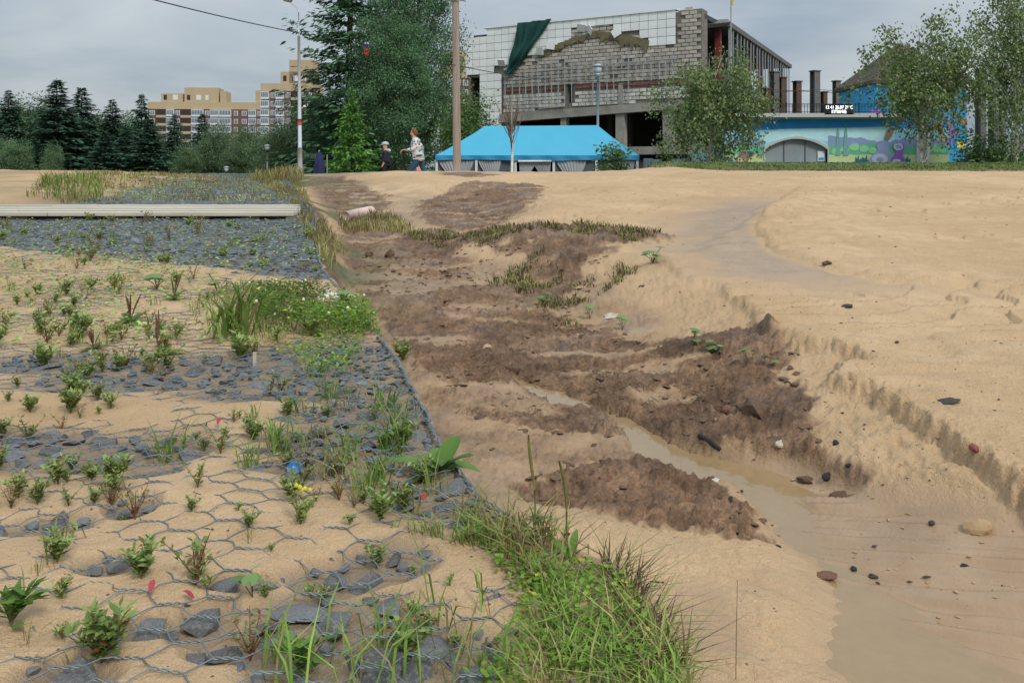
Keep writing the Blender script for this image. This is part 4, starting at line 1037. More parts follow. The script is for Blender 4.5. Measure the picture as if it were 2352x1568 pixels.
rt = broad_tree(36, 5.4, 1.4, 2.2, 3.0, .13, 80, 100, 'leaf_bright', 'bark_dark', .09, .1, clump=.4, shell=.4)
tree('leafy_tree', 1072, 40, BZ, rt, 'light green tree between wooden pole and white panelled wall', None, 1.0, 0)
# birches on the right
def birch(seed, h, rx, rz, zc, n, per, r0, leaf=.12, droop=.9, bend=0, clump=.33): return broad_tree(seed, h, rx, rz, zc, leaf, n, per, 'leaf_birch', 'bark_birch', r0, droop, bend, clump, .3, aspect=.7)
b1 = birch(41, 6.4, 2.15, 2.7, 3.95, 125, 115, .07, clump=.25)
tree('birch_tree', 1630, 33, BZ, b1, 'full leafy birch in front of the ruined hall, left of the painted building', None, 1.0, .3)
b2 = birch(42, 7.0, 2.35, 2.3, 4.75, 120, 110, .075, bend=.1, clump=.27)
tree('birch_tree', 2117, 32, -.1, b2, 'birch with pale slanting trunk in front of the painted building', None, 1.0, 2.6)
b3 = birch(43, 9.5, 2.0, 4.4, 5.6, 120, 100, .10, bend=-.2, clump=.28)
tree('birch_tree', 2335, 34, -.1, b3, 'tall birch with dark marked white trunk at the right edge', None, 1.0, 1.0)
# bare young birch in front of the tent
def bare_tree():
    r = np.random.default_rng(44)
    o = thing('birch_tree', P(1176, 388, 29) + Vector((0, 0, -.15)), 'small leafless birch with fanned twigs in front of the blue tent', 'tree')
    mb = MB(); mb.tube([(0, 0, 0), (.01, 0, .8), (-.02, .01, 1.35), (0, 0, 2.9)], [.05, .045, .035, .01], 8); mb.build('trunk', 'bark_birch', o, True)
    mb = MB()
    for i in range(30):
        z0 = r.uniform(.75, 1.7); az = r.uniform(0, 6.28); L = r.uniform(.7, 1.5); k = r.uniform(.22, .55)
        t = np.linspace(0, 1, 5); pts = np.stack([np.cos(az) * L * k * t ** .8, np.sin(az) * L * k * t ** .8, z0 + L * t ** 1.25], 1); mb.tube(pts, np.linspace(.014, .004, 5), 4, False)
        for q in range(5):
            j = r.integers(1, 4); a2 = az + r.normal(0, .9); l2 = r.uniform(.2, .5)
            mb.tube([pts[j], pts[j] + [math.cos(a2) * l2 * .4, math.sin(a2) * l2 * .4, l2 * .8]], [.006, .003], 3, False)
    mb.build('twigs', 'twig', o)
bare_tree()
def shrub(name, px, Y, zb, seed, h, rx, mat, leaf, n, per, label, clump=.2):
    t_, c_ = broad_tree(seed, h, rx, h * .46, h * .55, leaf, n, per, mat, 'twig', .03, 0, 0, clump, .35)
    x = (px - CX) / F * Y; o = thing(name, (x, Y, zb), label, 'shrub', None, seed)
    link('stems', t_, o); link('foliage', c_, o)
shrub('lilac_shrub', 1408, 28, .0, 51, 2.25, .7, 'leaf_lilac', .12, 38, 30, 'open leafy shrub beside the park lamp at the right end of the tent', .15)
shrub('leafy_shrub', 2262, 35, -.1, 52, 2.5, 1.25, 'leaf_lilac', .15, 60, 60, 'dense dark green shrub at the right end of the painted building', .3)
shrub('leafy_shrub', 2215, 33, -.1, 53, 1.35, .6, 'leaf_lilac', .13, 30, 40, 'low shrub against the right corner of the painted wall', .2)
shrub('leafy_shrub', 2318, 31, .0, 54, .85, .45, 'leaf_lime', .10, 24, 40, 'small yellow green shrub under the right hand birch', .16)
shrub('leafy_shrub', 2350, 37, -.1, 55, 2.9, 1.1, 'leaf_poplar', .15, 50, 50, 'tall dark shrub behind the birch at the right edge', .3)

# ------------------------------------------------------------------ building materials
plain('panel_white', (0.82, 0.84, 0.82), 0.45, 0.06, .9, None, (0.45, 0.45, 0.41), .3, island=.05)
plain('block_grey', (0.46, 0.42, 0.365), 0.95, 0.22, 2, None, (0.20, 0.17, 0.14), .5, .01, island=.22)
plain('block_pale', (0.58, 0.56, 0.51), 0.95, 0.18, 2, None, (0.27, 0.24, 0.2), .5, .01, island=.2)
plain('mortar', (0.19, 0.170, 0.148), 1.0, 0.3, 3)
plain('brick_red', (0.27, 0.085, 0.05), 0.95, 0.3, 4)
plain('concrete', (0.30, 0.285, 0.255), 0.95, 0.25, 1.2, None, (0.14, 0.125, 0.11), .7, .02)
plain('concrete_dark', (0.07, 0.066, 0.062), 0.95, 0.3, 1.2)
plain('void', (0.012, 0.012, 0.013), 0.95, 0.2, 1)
plain('galvanised', (0.40, 0.43, 0.45), 0.5, 0.2, 3, metal=.4)
plain('steel_grey', (0.135, 0.135, 0.135), 0.75, 0.25, 2, None, (0.10, 0.055, 0.04), .6)
plain('steel_rust', (0.105, 0.062, 0.048), 0.85, 0.35, 2)
plain('steel_red', (0.200, 0.032, 0.028), 0.7, 0.25, 2)
plain('rockwool', (0.17, 0.145, 0.085), 1.0, 0.35, 4, bumpd=.03)
plain('netting_green', (0.010, 0.065, 0.055), 0.85, 0.2, 4)
plain('white_paint', (0.62, 0.63, 0.63), 0.5, 0.08, 2)
plain('pole_paint', (0.46, 0.50, 0.54), 0.5, 0.10, 2)
plain('red_band', (0.42, 0.06, 0.06), 0.6, 0.1, 4)
plain('black', (0.012, 0.012, 0.013), 0.5, 0.1, 4)
plain('lamp_glass', (0.55, 0.58, 0.60), 0.2, 0.05, 4)
plain('pole_wood', (0.33, 0.27, 0.225), 0.95, 0.28, 7, (3, 3, .12), (0.11, 0.085, 0.07), .6, .01)
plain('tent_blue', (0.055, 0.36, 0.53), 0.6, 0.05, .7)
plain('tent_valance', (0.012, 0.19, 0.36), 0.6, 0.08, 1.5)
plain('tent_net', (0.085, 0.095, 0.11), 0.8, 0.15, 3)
plain('curtain', (0.36, 0.37, 0.39), 0.9, 0.1, 3)
plain('fence_metal', (0.22, 0.30, 0.37), 0.5, 0.25, 1.5, metal=.2, island=.15)
plain('navy_cloth', (0.018, 0.022, 0.085), 0.85, 0.2, 5)
plain('flag_yellow', (0.62, 0.38, 0.02), 0.8, 0.1, 5)
plain('flag_blue', (0.02, 0.10, 0.42), 0.8, 0.1, 5)
plain('flag_red', (0.48, 0.03, 0.03), 0.8, 0.1, 5)
plain('apt_beige', (0.47, 0.365, 0.235), 0.9, 0.08, .3)
plain('apt_brown', (0.165, 0.088, 0.068), 0.9, 0.12, .3)
plain('apt_glass', (0.18, 0.23, 0.28), 0.15, 0.3, .4, spec=.6)
plain('apt_frame', (0.68, 0.70, 0.72), 0.6, 0.05, .5)
plain('apt_dark', (0.045, 0.030, 0.028), 0.8, 0.3, .5)

# ------------------------------------------------------------------ the ruined hall
class Wall:
    """vertical plane through two picture columns at given depths; gives (s, z) for a picture point"""
    def __init__(s, xa, Ya, xb, Yb):
        s.a = np.array([(xa - CX) / F * Ya, Ya]); s.b = np.array([(xb - CX) / F * Yb, Yb])
        d_ = s.b - s.a; s.L = np.hypot(*d_); s.d = d_ / s.L; s.ang = math.atan2(d_[1], d_[0])
    def __call__(s, px, py):
        k = (px - CX) / F                      # ray (k*Y, Y)
        # a + t d = (kY, Y)
        A = np.array([[s.d[0], -k], [s.d[1], -1.0]]); t, Y = np.linalg.solve(A, -s.a)
        return float(t), float(CZ - (py - YH) * Y / F)
HW = Wall(1070, 62, 1612, 53)
hall = thing('ruined_hall', (HW.a[0], HW.a[1], 0), 'half demolished hall with white facade panels torn off its block wall', 'building', None, HW.ang)
HG = -1.2
def hz(px, py): return HW(px, py)
S1 = HW.L
ztop = hz(1300, 48)[1]
WHITE = [hz(*p) for p in [(1069, 90), (1111, 88), (1111, 66), (1557, 21), (1557, 104), (1488, 107), (1487, 93), (1468, 93), (1468, 78), (1408, 82), (1408, 50), (1340, 57), (1311, 76), (1311, 93), (1273, 98), (1273, 110), (1235, 125), (1163, 150), (1131, 161), (1148, 169), (1150, 240), (1146, 292), (1104, 292), (1104, 176), (1072, 180)]]
beamL = hz(1150, 262); beamR = hz(1600, 228); beamL2 = hz(1150, 282); beamR2 = hz(1600, 246)
sP, _ = hz(1557, 100)
zt_main = hz(1111, 67)[1]
# backing wall (mortar shows in the joints), doorway hole left open: built of pieces round the opening
door0, door1 = hz(1302, 193), hz(1316, 236)
mb = MB()
s_l = hz(1150, 200)[0]
zb = lambda s: beamL[1] + (beamR[1] - beamL[1]) * (s - beamL[0]) / (beamR[0] - beamL[0])
mb.prism([(s_l, zb(s_l)), (door0[0], zb(door0[0])), (door0[0], zt_main - .15), (s_l, zt_main - .15)], .06, .5)
mb.prism([(door1[0], zb(door1[0])), (S1, zb(S1)), (S1, zt_main - .15), (door1[0], zt_main - .15)], .06, .5)
mb.prism([(door0[0], zb(door0[0])), (door1[0], zb(door1[0])), (door1[0], door1[1]), (door0[0], door1[1])], .06, .5)
mb.prism([(door0[0], door0[1]), (door1[0], door0[1]), (door1[0], zt_main - .15), (door0[0], zt_main - .15)], .06, .5)
mb.prism([(0.1, hz(1072, 178)[1]), (s_l, hz(1150, 178)[1]), (s_l, hz(1111, 88)[1]), (.1, hz(1072, 92)[1])], .06, .5)
mb.box(hz(1106, 200)[0] + .02, s_l, .06, .5, HG, hz(1130, 178)[1])
mb.box(sP + .05, S1 - .01, .04, 1.2, HG, hz(1585, 22)[1])
mb.build('wall', 'mortar', hall)
# white cladding panels, one by one
pwid, phgt = .62, .55
rr = np.random.default_rng(8)
me_p = MB().box(-.5, .5, 0, 1, -.5, .5).mesh('facade_panel', 'panel_white')
npan = 0
for j in range(-2, 22):
    for i in range(-1, 32):
        s, z = (i + .5) * pwid, zt_main - (j + .5) * phgt
        if not in_poly(np.array([s]), np.array([z]), WHITE)[0]: continue
        o = link('facade_panel', me_p, hall, (s, -.06 + rr.uniform(-.012, .004), z), (rr.normal() * .008, rr.normal() * .006, rr.normal() * .008), (pwid - .03, .04, phgt - .03)); npan += 1
for px, py, rx, ry_, rz_ in ((1338, 66, .5, .2, .3), (1357, 70, .2, .75, -.5), (1418, 76, .1, -.5, .1), (1268, 106, .1, .15, .2), (1243, 119, .2, .12, -.2), (1155, 146, .6, .1, 0)):
    s, z = hz(px, py); link('facade_panel', me_p, hall, (s, -.22, z), (rx, ry_, rz_), (pwid - .03, .04, phgt - .03))
mb = MB(); a_, b_ = hz(1112, 66), hz(1556, 20)
mb.box(a_[0], b_[0], -.14, .5, zt_main - .01, zt_main + .10); mb.build('coping', 'panel_white', hall)
# blocks: courses with staggered joints; pale below the brick band
bz, bl = .25, .52
me_g = MB().box(-.5, .5, 0, 1, -.5, .5).mesh('block', 'block_grey'); me_w = MB().box(-.5, .5, 0, 1, -.5, .5).mesh('block', 'block_pale')
zband = hz(1400, 197)[1]
cand = []
z = hz(1500, 250)[1]; j = 0
while z < hz(1585, 20)[1]:
    for i in range(-1, 40):
        s = i * bl + (j % 2) * bl / 2 + .1
        inw = in_poly(np.array([s]), np.array([z]), WHITE)[0]
        lo, hi = s - bl / 2, s + bl / 2
        if lo < s_l + .05 or hi > S1 + .15 or inw: continue
        if z - bz / 2 < zb(s) or (hi > door0[0] and lo < door1[0] and door1[1] < z < door0[1]): continue
        if z > zt_main - .2 and s < sP + .3: continue
        if abs(z - zband) < .16: continue
        if rr.random() < .035: continue
        cand.append((s, z, z < zband))
    z += bz; j += 1
rr.shuffle(cand)
ym = MB(); yg = MB()
for q, (s, z, w) in enumerate(cand):
    jz = rr.uniform(-.03, .0); ww = bl - rr.uniform(.035, .07); hh = bz - rr.uniform(.03, .055)
    yo = (.0 if s < sP else -.03) + jz
    if q < 300: link('block', me_w if w else me_g, hall, (s, yo, z), (0, 0, 0), (ww, .12, hh))
    else: (ym if w else yg).box(s - ww / 2, s + ww / 2, yo, yo + .12, z - hh / 2, z + hh / 2)
tag(ym.build('block_rows', 'block_pale', hall), kind='stuff'); tag(yg.build('block_rows', 'block_grey', hall), kind='stuff')
mb = MB()
for i in range(60):
    s = s_l + .1 + i * .28
    if s > S1 - .1 or door0[0] - .2 < s < door1[0] + .1 or rr.random() < .2: continue
    mb.box(s, s + .25, -.02 - rr.uniform(0, .02), .1, zband - .07, zband + .06)
tag(mb.build('brick_band', 'brick_red', hall), kind='stuff')
# beam, columns and the dark storey below
mb = MB(); mb.prism([(s_l, beamL2[1]), (S1 + .2, beamR2[1]), (S1 + .2, beamR[1]), (s_l, beamL[1])], -.16, .55); mb.build('beam', 'concrete', hall)
for px, w in ((1294, .42), (1424, .62), (1535, .75), (1180, .4)):
    s, z = hz(px, 260); mb = MB(); mb.box(s - w / 2, s + w / 2, -.02, .5, HG, zb(s) - .3); mb.build('column', 'concrete', hall)
for px in (1345, 1475, 1505, 1390):
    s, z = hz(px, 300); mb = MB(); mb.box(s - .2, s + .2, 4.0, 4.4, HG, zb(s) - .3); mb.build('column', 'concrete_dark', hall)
s, z = hz(1425, 160); mb = MB(); mb.box(s - .12, s + .2, -.07, .02, zb(s), hz(1425, 192)[1]); mb.build('pilaster', 'concrete', hall)
mb = MB(); mb.box(hz(1440, 340)[0], S1 + .4, -1.5, 2.0, hz(1500, 352)[1] - .1, hz(1500, 338)[1]); mb.build('broken_slab', 'concrete', hall)
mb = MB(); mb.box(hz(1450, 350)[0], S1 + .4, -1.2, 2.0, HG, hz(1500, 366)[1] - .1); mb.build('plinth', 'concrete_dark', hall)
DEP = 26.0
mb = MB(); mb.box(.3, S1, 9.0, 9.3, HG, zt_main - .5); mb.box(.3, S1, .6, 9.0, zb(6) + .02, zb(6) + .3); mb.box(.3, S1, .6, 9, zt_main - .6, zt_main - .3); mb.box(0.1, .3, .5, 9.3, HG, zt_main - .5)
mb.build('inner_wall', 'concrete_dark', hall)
mb = MB(); s0, z0 = hz(1080, 240); mb.tube([(s0 + .15, 1.6, HG), (s0 + .15, 1.6, z0 + 3)], .3, 12); mb.build('column', 'block_pale', hall)
# torn mineral wool under the panels
mb = MB()
wool = [(1240, 128), (1275, 112), (1312, 97), (1345, 88), (1372, 80), (1410, 84), (1440, 90), (1468, 96), (1487, 102)]
for (x0, y0), (x1, y1) in zip(wool[:-1], wool[1:]):
    for q in range(7):
        u = (q + .5) / 7; s, z = hz(x0 + (x1 - x0) * u, y0 + (y1 - y0) * u)
        hgt_ = rr.uniform(.15, .45) * (1.5 if 1360 < x0 < 1480 else .7)
        pl = [(s - .2, z + .22), (s + .2, z + .22), (s + .16 + rr.normal() * .05, z - hgt_ * .6), (s + rr.normal() * .08, z - hgt_), (s - .17, z - hgt_ * .5)]
        mb.prism(pl, -.05 - rr.uniform(0, .06), .03)
tag(mb.build('torn_insulation', 'rockwool', hall), kind='stuff')
# thin steel studs left hanging on the wall
me_s = MB().box(-.5, .5, -.5, .5, 0, 1).mesh('stud', 'galvanised')
for px, y0, y1 in ((1163, 178, 245), (1180, 185, 250), (1196, 165, 250), (1211, 150, 248), (1226, 150, 250), (1240, 140, 246), (1255, 138, 250), (1270, 138, 246), (1285, 135, 248), (1300, 135, 240), (1316, 138, 235), (1332, 140, 190), (1348, 140, 186), (1364, 133, 238), (1380, 128, 236), (1397, 130, 238), (1413, 122, 232), (1430, 118, 160), (1446, 116, 236), (1463, 122, 180), (1480, 130, 180), (1498, 122, 186), (1516, 120, 184), (1532, 135, 200), (1548, 125, 182)):
    s, z0 = hz(px, y1); _, z1 = hz(px, y0); link('stud', me_s, hall, (s, -.18, z0), (0, rr.normal() * .012, 0), (.06, .05, z1 - z0))
me_r = MB().box(0, 1, -.5, .5, -.5, .5).mesh('rail', 'galvanised')
for x0, y0, x1, y1 in ((1180, 183, 1213, 182), (1240, 178, 1270, 177), (1222, 167, 1330, 154), (1347, 152, 1560, 135), (1240, 250, 1300, 245), (1410, 160, 1448, 158), (1296, 183, 1330, 181), (1350, 167, 1366, 166), (1212, 238, 1240, 237), (1405, 236, 1440, 230)):
    a_, b_ = hz(x0, y0), hz(x1, y1); L = math.hypot(b_[0] - a_[0], b_[1] - a_[1]); link('rail', me_r, hall, (a_[0], -.21, a_[1]), (0, -math.atan2(b_[1] - a_[1], b_[0] - a_[0]), 0), (L, .05, .05))
# steel framed side wing receding to the right
SW = Wall(1672, 57.2, 1815, 81)
wing = thing('hall_steel_wing', (SW.a[0], SW.a[1], 0), 'stripped steel framed wing behind the ruined hall, with red columns', 'building', None, SW.ang)
wt = SW(1672, 50)[1]
mb = MB(); mb.box(-.1, SW.L, -.15, .4, wt - .35, wt); mb.build('roof_beam', 'steel_grey', wing)
mb = MB(); mb.box(-.1, SW.L, .5, 9, wt - .3, wt - .1); mb.build('roof_deck', 'concrete_dark', wing)
for i in range(22):
    s = .35 + i * SW.L / 22; mb = None
    link('stud', me_s, wing, (s, -.02, 1.5), (0, rr.normal() * .01, 0), (.09, .09, wt - 1.85))
me_c = MB().box(-.5, .5, -.5, .5, 0, 1).mesh('column', 'steel_red')
for i in range(6):
    link('column', me_c, wing, (.15 + i * SW.L / 5.2, .7, HG), None, (.38, .38, wt - HG - .36))
mb = MB(); mb.box(.1, SW.L, 4.0, 4.2, HG, wt - .4); mb.build('inner_wall', 'steel_rust', wing)
for zz in (3.2, 5.6):
    mb = MB(); mb.box(0, SW.L, .3, .6, zz, zz + .35); mb.build('girder', 'steel_rust', wing)
FRT = Wall(1600, 54.5, 1672, 57.2)
mb = MB(); mb.box(-4.2, .1, 0.0, .4, 0, .01)
mb = MB()
A0 = np.array([P(1606, 58, 54.2)[:], P(1672, 52, 57.2)[:]]) - np.array([SW.a[0], SW.a[1], 0])
cr, sr = math.cos(-SW.ang), math.sin(-SW.ang)
A1 = np.stack([A0[:, 0] * cr - A0[:, 1] * sr, A0[:, 0] * sr + A0[:, 1] * cr, A0[:, 2]], 1)
mb.tube(A1, .24, 4); mb.build('roof_beam', 'steel_grey', wing)
# green debris net draped over the parapet
o = thing('debris_net', (HW.a[0], HW.a[1], 0), 'dark green debris net hanging over the white panels', 'net', None, HW.ang)
mb = MB()
top0, top1 = hz(1193, 59), hz(1272, 49); bot0, bot1 = hz(1160, 168), hz(1178, 176)
nu, nv = 22, 26; V_ = []
for v_ in range(nv + 1):
    t_ = v_ / nv
    for u_ in range(nu + 1):
        w_ = u_ / nu
        ss = (top0[0] * (1 - w_) + top1[0] * w_) * (1 - t_) + (bot0[0] * (1 - w_) + bot1[0] * w_) * t_ + .25 * math.sin(t_ * 3.1) * (1 - w_)
        zz = (top0[1] * (1 - w_) + top1[1] * w_ + .12) * (1 - t_) + (bot0[1] * (1 - w_) + bot1[1] * w_) * t_ - .30 * math.sin(math.pi * w_) * math.sin(math.pi * t_)
        V_.append((ss, -.28 - .10 * math.sin(w_ * 15 + t_ * 5) - .05 * math.sin(w_ * 31 - t_ * 9) - .12 * math.sin(t_ * 12 + w_ * 3) * t_, zz))
mb.add(V_, np.array([(v_ * (nu + 1) + u_, v_ * (nu + 1) + u_ + 1, (v_ + 1) * (nu + 1) + u_ + 1, (v_ + 1) * (nu + 1) + u_) for v_ in range(nv) for u_ in range(nu)]))
mb.build('cloth', 'netting_green', o, True)
# free standing steel columns
def hcol(px0, px1, ytop, Y, label, mat):
    w = (px1 - px0) / F * Y; x = ((px0 + px1) / 2 - CX) / F * Y; zt = CZ - (ytop - YH) * Y / F
    o = thing('steel_column', (x, Y, HG), label, 'column', 'bare steel columns of the demolished hall', .35)
    mb = MB(); mb.box(-w / 2, w / 2, -w / 2, -w / 2 + .05, 0, zt - HG); mb.box(-w / 2, w / 2, w / 2 - .05, w / 2, 0, zt - HG); mb.box(-.03, .03, -w / 2 + .052, w / 2 - .052, 0, zt - HG); mb.build('shaft', mat, o)
    mb = MB(); mb.box(-w / 2 - .06, w / 2 + .06, -w / 2 - .06, w / 2 + .06, zt - HG + .002, zt - HG + .08); mb.build('cap_plate', mat, o)
for i, (a, b_, yt, mt, lb) in enumerate(((1772, 1787, 167, 'steel_grey', 'grey steel column nearest the steel wing'), (1790, 1803, 180, 'steel_rust', 'rust brown steel column beside the steel wing'), (1824, 1838, 189, 'steel_rust', 'shorter brown steel column left of the tallest one above the railing'), (1864, 1880, 165, 'steel_grey', 'tallest grey steel column above the painted building'),
    (1887, 1898, 213, 'steel_rust', 'shortest steel column directly above the display board'), (1915, 1928, 188, 'steel_grey', 'grey steel column right above the display board'), (2244, 2260, 160, 'steel_grey', 'grey steel column between the two right hand birches'), (2274, 2290, 186, 'steel_grey', 'lower grey steel column close to the right edge birch'), (2292, 2307, 160, 'steel_grey', 'grey steel column partly behind the right edge birch'), (1756, 1768, 205, 'steel_rust', 'leftmost low brown steel column beside the birch'))):
    hcol(a, b_, yt, 60, lb, mt)

# ------------------------------------------------------------------ apartment blocks far behind the forest
def apartment(name, label, x0, x1, Y, ytop, cols, floors, rz, ybase=390, brown_from=2, steps=()):
    """facade from px x0 to x1; cols = list of ('w' window | 'b' balcony | 'g' glazed bay, width)"""
    xa = (x0 - CX) / F * Y; w = (x1 - x0) / F * Y; zt = CZ - (ytop - YH) / F * Y; zb_ = -3.0
    o = thing(name, (xa, Y, 0), label, 'building', None, rz)
    FH = 2.9; tot = sum(c[1] for c in cols); k = w / tot
    mb = MB(); mb.box(0, w, 0, 12, zb_, zt - 1.0 * FH + .3); mb.build('wall', 'apt_brown', o)
    mb = MB(); mb.box(-.15, w + .15, -.15, 12.2, zt - 1.0 * FH + .32, zt); mb.build('parapet', 'apt_beige', o)
    s = 0
    mw = {}
    def unit(nm, mt): return MB().box(0, 1, 0, 1, 0, 1).mesh(nm, mt)
    me_win, me_fr, me_dk, me_be = unit('window', 'apt_glass'), unit('frame', 'apt_frame'), unit('balcony', 'apt_dark'), unit('balcony_band', 'apt_beige')
    for ty, cw in cols:
        cw *= k
        for f in range(floors):
            z = zt - 1.0 * FH - (f + 1) * FH + .5
            if z < zb_ + 1: break
            if ty == 'w':
                ww = min(1.5, cw * .6); q = s + (cw - ww) / 2
                fr = link('window_frame', me_fr, o, (q - .1, -.08, z + .5), None, (ww + .2, .1, 1.7)); p_ = link('window', me_win, o, (q + .08, -.12, z + .65), None, (ww / 2 - .14, .1, 1.4)); link('window', me_win, o, (q + ww / 2 + .06, -.12, z + .65), None, (ww / 2 - .14, .1, 1.4))
            elif ty == 'g':
                link('window_frame', me_fr, o, (s + .1, -1.0, z + .05), None, (cw - .2, 1.05, 2.5))
                for q in range(4): link('window', me_win, o, (s + .25 + q * (cw - .4) / 4, -1.06, z + .75), None, ((cw - .4) / 4 - .12, .1, 1.55))
            elif ty == 'b':
                link('balcony', me_dk, o, (s + .1, -.5, z + .6), None, (cw - .2, .55, 1.9)); link('balcony_band', me_be, o, (s + .05, -.62, z - .35), None, (cw - .1, .7, .9))
            elif ty == 'y':
                if f == 0: link('wall_strip', me_be, o, (s, -.05, zb_), None, (cw, .1, zt - 4 * FH - zb_))
                ww = 1.2; q = s + (cw - ww) / 2; link('window_frame', me_fr, o, (q - .1, -.14, z + .5), None, (ww + .2, .1, 1.7)); link('window', me_win, o, (q + .08, -.18, z + .65), None, (ww - .2, .1, 1.4))
        s += cw
    for a, b_, yt in steps:
        xs = (a - x0) / F * Y; xe = (b_ - x0) / F * Y; zz = CZ - (yt - YH) / F * Y
        mb = MB(); mb.box(xs, xe, .5, 8, zt + .003, zz); t_ = mb.build('roof_block', 'apt_beige', o)
        if xe - xs > 5:
            for q in range(max(1, int((xe - xs) / 3.2))):
                mb = MB(); xq = xs + .9 + q * 3.2; mb.box(xq, xq + (1.7 if q % 2 else 1.1), .42, .49, zt + .8, min(zz - .5, zt + 2.6)); mb.build('roof_window', 'apt_dark' if q == 0 else 'apt_frame', t_)
apartment('apartment_block', 'far beige and brown apartment block above the forest with glazed balconies', 340, 598, 300, 234, [('w', 2), ('b', 2.4), ('g', 2), ('w', 1.4), ('b', 2.6), ('g', 3), ('w', 1.5), ('g', 2.2), ('g', 3), ('y', 2), ('w', 2), ('g', 2), ('w', 1.6)], 9, .10, steps=((368, 416, 214), (420, 497, 200), (500, 514, 208), (580, 596, 206)))
apartment('apartment_block', 'taller stepped apartment tower right of the far block, partly behind the big spruce', 600, 720, 280, 192, [('g', 2), ('w', 1.5), ('g', 2), ('w', 1.6), ('b', 2), ('w', 1.5), ('w', 1.5)], 10, -.05, steps=((644, 720, 165), (664, 720, 138)))
apartment('apartment_block', 'sliver of a beige apartment tower between the trees and the white panelled wall', 1010, 1078, 250, 160, [('w', 2), ('g', 2), ('w', 2), ('w', 2)], 9, 0, steps=((1010, 1071, 116),))
# ------------------------------------------------------------------ blue marquee
TY = 34.0
tent = thing('marquee_tent', P(1234, 388, TY) + Vector((0, 0, -1.5)), 'blue marquee tent with white posts and tied net curtains behind the sand crest', 'tent')
T0 = Vector(tent.location)
def tp(px, py, dy=0.0):
    v = P(px, py, TY + dy) - T0
    # keep the picture position while stepping back in depth
    return v
eL, eR = tp(1000, 357), tp(1468, 357)
rL, rR = tp(1113, 290, 2.6), tp(1372, 288, 2.6)
bd = 5.2
def dome(px, py, dy): return tuple(tp(px, py, dy))
x0, x1, z0 = eL.x, eR.x, eL.z
def sheet(p, q, r_, s_, nu, nv, seed):
    """cloth between four corners (p q lower, s_ r_ upper) sagging between its poles"""
    p, q, r_, s_ = (np.array(v_, float) for v_ in (p, q, r_, s_)); V_ = []
    for j in range(nv + 1):
        for i in range(nu + 1):
            u, v_ = i / nu, j / nv; c = (p * (1 - u) + q * u) * (1 - v_) + (s_ * (1 - u) + r_ * u) * v_
            c[2] -= .07 * math.sin(math.pi * v_) * (.6 + .4 * abs(math.sin(u * math.pi * 5))) + .012 * math.sin(u * 40 + v_ * 9 + seed) * math.sin(math.pi * v_)
            V_.append(c)
    mb.add(V_, np.array([(j * (nu + 1) + i, j * (nu + 1) + i + 1, (j + 1) * (nu + 1) + i + 1, (j + 1) * (nu + 1) + i) for j in range(nv) for i in range(nu)]))
mb = MB()
R0, R1 = (rL.x, 2.6, rL.z), (rR.x, 2.6, rR.z)
sheet((x0, 0, z0), (x1, 0, z0), R1, R0, 40, 12, 0); sheet((x1, bd, z0), (x0, bd, z0), R0, R1, 40, 12, 1); sheet((x0, bd, z0), (x0, 0, z0), R0, R0, 14, 12, 2); sheet((x1, 0, z0), (x1, bd, z0), R1, R1, 14, 12, 3)
o = mb.build('roof', 'tent_blue', tent, True)
# valance with scalloped folds, four sides
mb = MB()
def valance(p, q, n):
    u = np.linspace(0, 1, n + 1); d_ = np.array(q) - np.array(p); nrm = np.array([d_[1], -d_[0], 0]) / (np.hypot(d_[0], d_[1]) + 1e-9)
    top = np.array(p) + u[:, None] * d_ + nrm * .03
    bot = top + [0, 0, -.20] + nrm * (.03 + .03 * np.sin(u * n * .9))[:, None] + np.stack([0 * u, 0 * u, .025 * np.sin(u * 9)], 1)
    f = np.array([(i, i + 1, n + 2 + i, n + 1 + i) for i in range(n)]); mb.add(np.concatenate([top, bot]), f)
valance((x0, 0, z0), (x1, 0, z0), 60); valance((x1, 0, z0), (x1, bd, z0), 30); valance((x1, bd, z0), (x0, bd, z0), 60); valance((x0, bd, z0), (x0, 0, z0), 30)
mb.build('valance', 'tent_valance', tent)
for px in (1003, 1094, 1184, 1272, 1370, 1464):
    X_ = tp(px, 388).x
    for yy in (0.05, bd - .05):
        mb = MB(); mb.box(X_ - .05, X_ + .05, yy - .05, yy + .05, 0, z0 - .03); mb.build('post', 'white_paint', tent)
posts = [tp(px, 388).x for px in (1003, 1094, 1184, 1272, 1370, 1464)]
mb = MB()
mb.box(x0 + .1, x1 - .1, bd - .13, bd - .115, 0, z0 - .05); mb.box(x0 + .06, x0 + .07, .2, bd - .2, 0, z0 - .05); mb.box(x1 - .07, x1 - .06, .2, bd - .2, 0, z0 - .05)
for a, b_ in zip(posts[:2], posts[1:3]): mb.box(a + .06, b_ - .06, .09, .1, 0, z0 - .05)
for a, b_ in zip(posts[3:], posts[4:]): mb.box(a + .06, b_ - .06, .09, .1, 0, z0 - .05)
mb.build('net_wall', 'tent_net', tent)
def curtain(xa, xb, gather, zt, zb_, yy=0.02, n=40):
    """pleated curtain pulled together towards one side half way down"""
    mb = MB(); R_ = 10; V_ = []
    for r_ in range(R_ + 1):
        t_ = r_ / R_; pull = math.sin(min(1, t_ * 1.15) * math.pi / 2) ** 1.5
        for i in range(n + 1):
            u = i / n; x = xa + (xb - xa) * u
            xg = gather + (x - gather) * .35
            V_.append((x * (1 - pull) + xg * pull, yy - .03 * math.sin(u * 55) * (1 - .3 * t_), zt + (zb_ - zt) * t_))
    mb.add(V_, np.array([(r_ * (n + 1) + i, r_ * (n + 1) + i + 1, (r_ + 1) * (n + 1) + i + 1, (r_ + 1) * (n + 1) + i) for r_ in range(R_) for i in range(n)]))
    mb.build('curtain', 'curtain', tent, True)
zt_ = z0 - .22
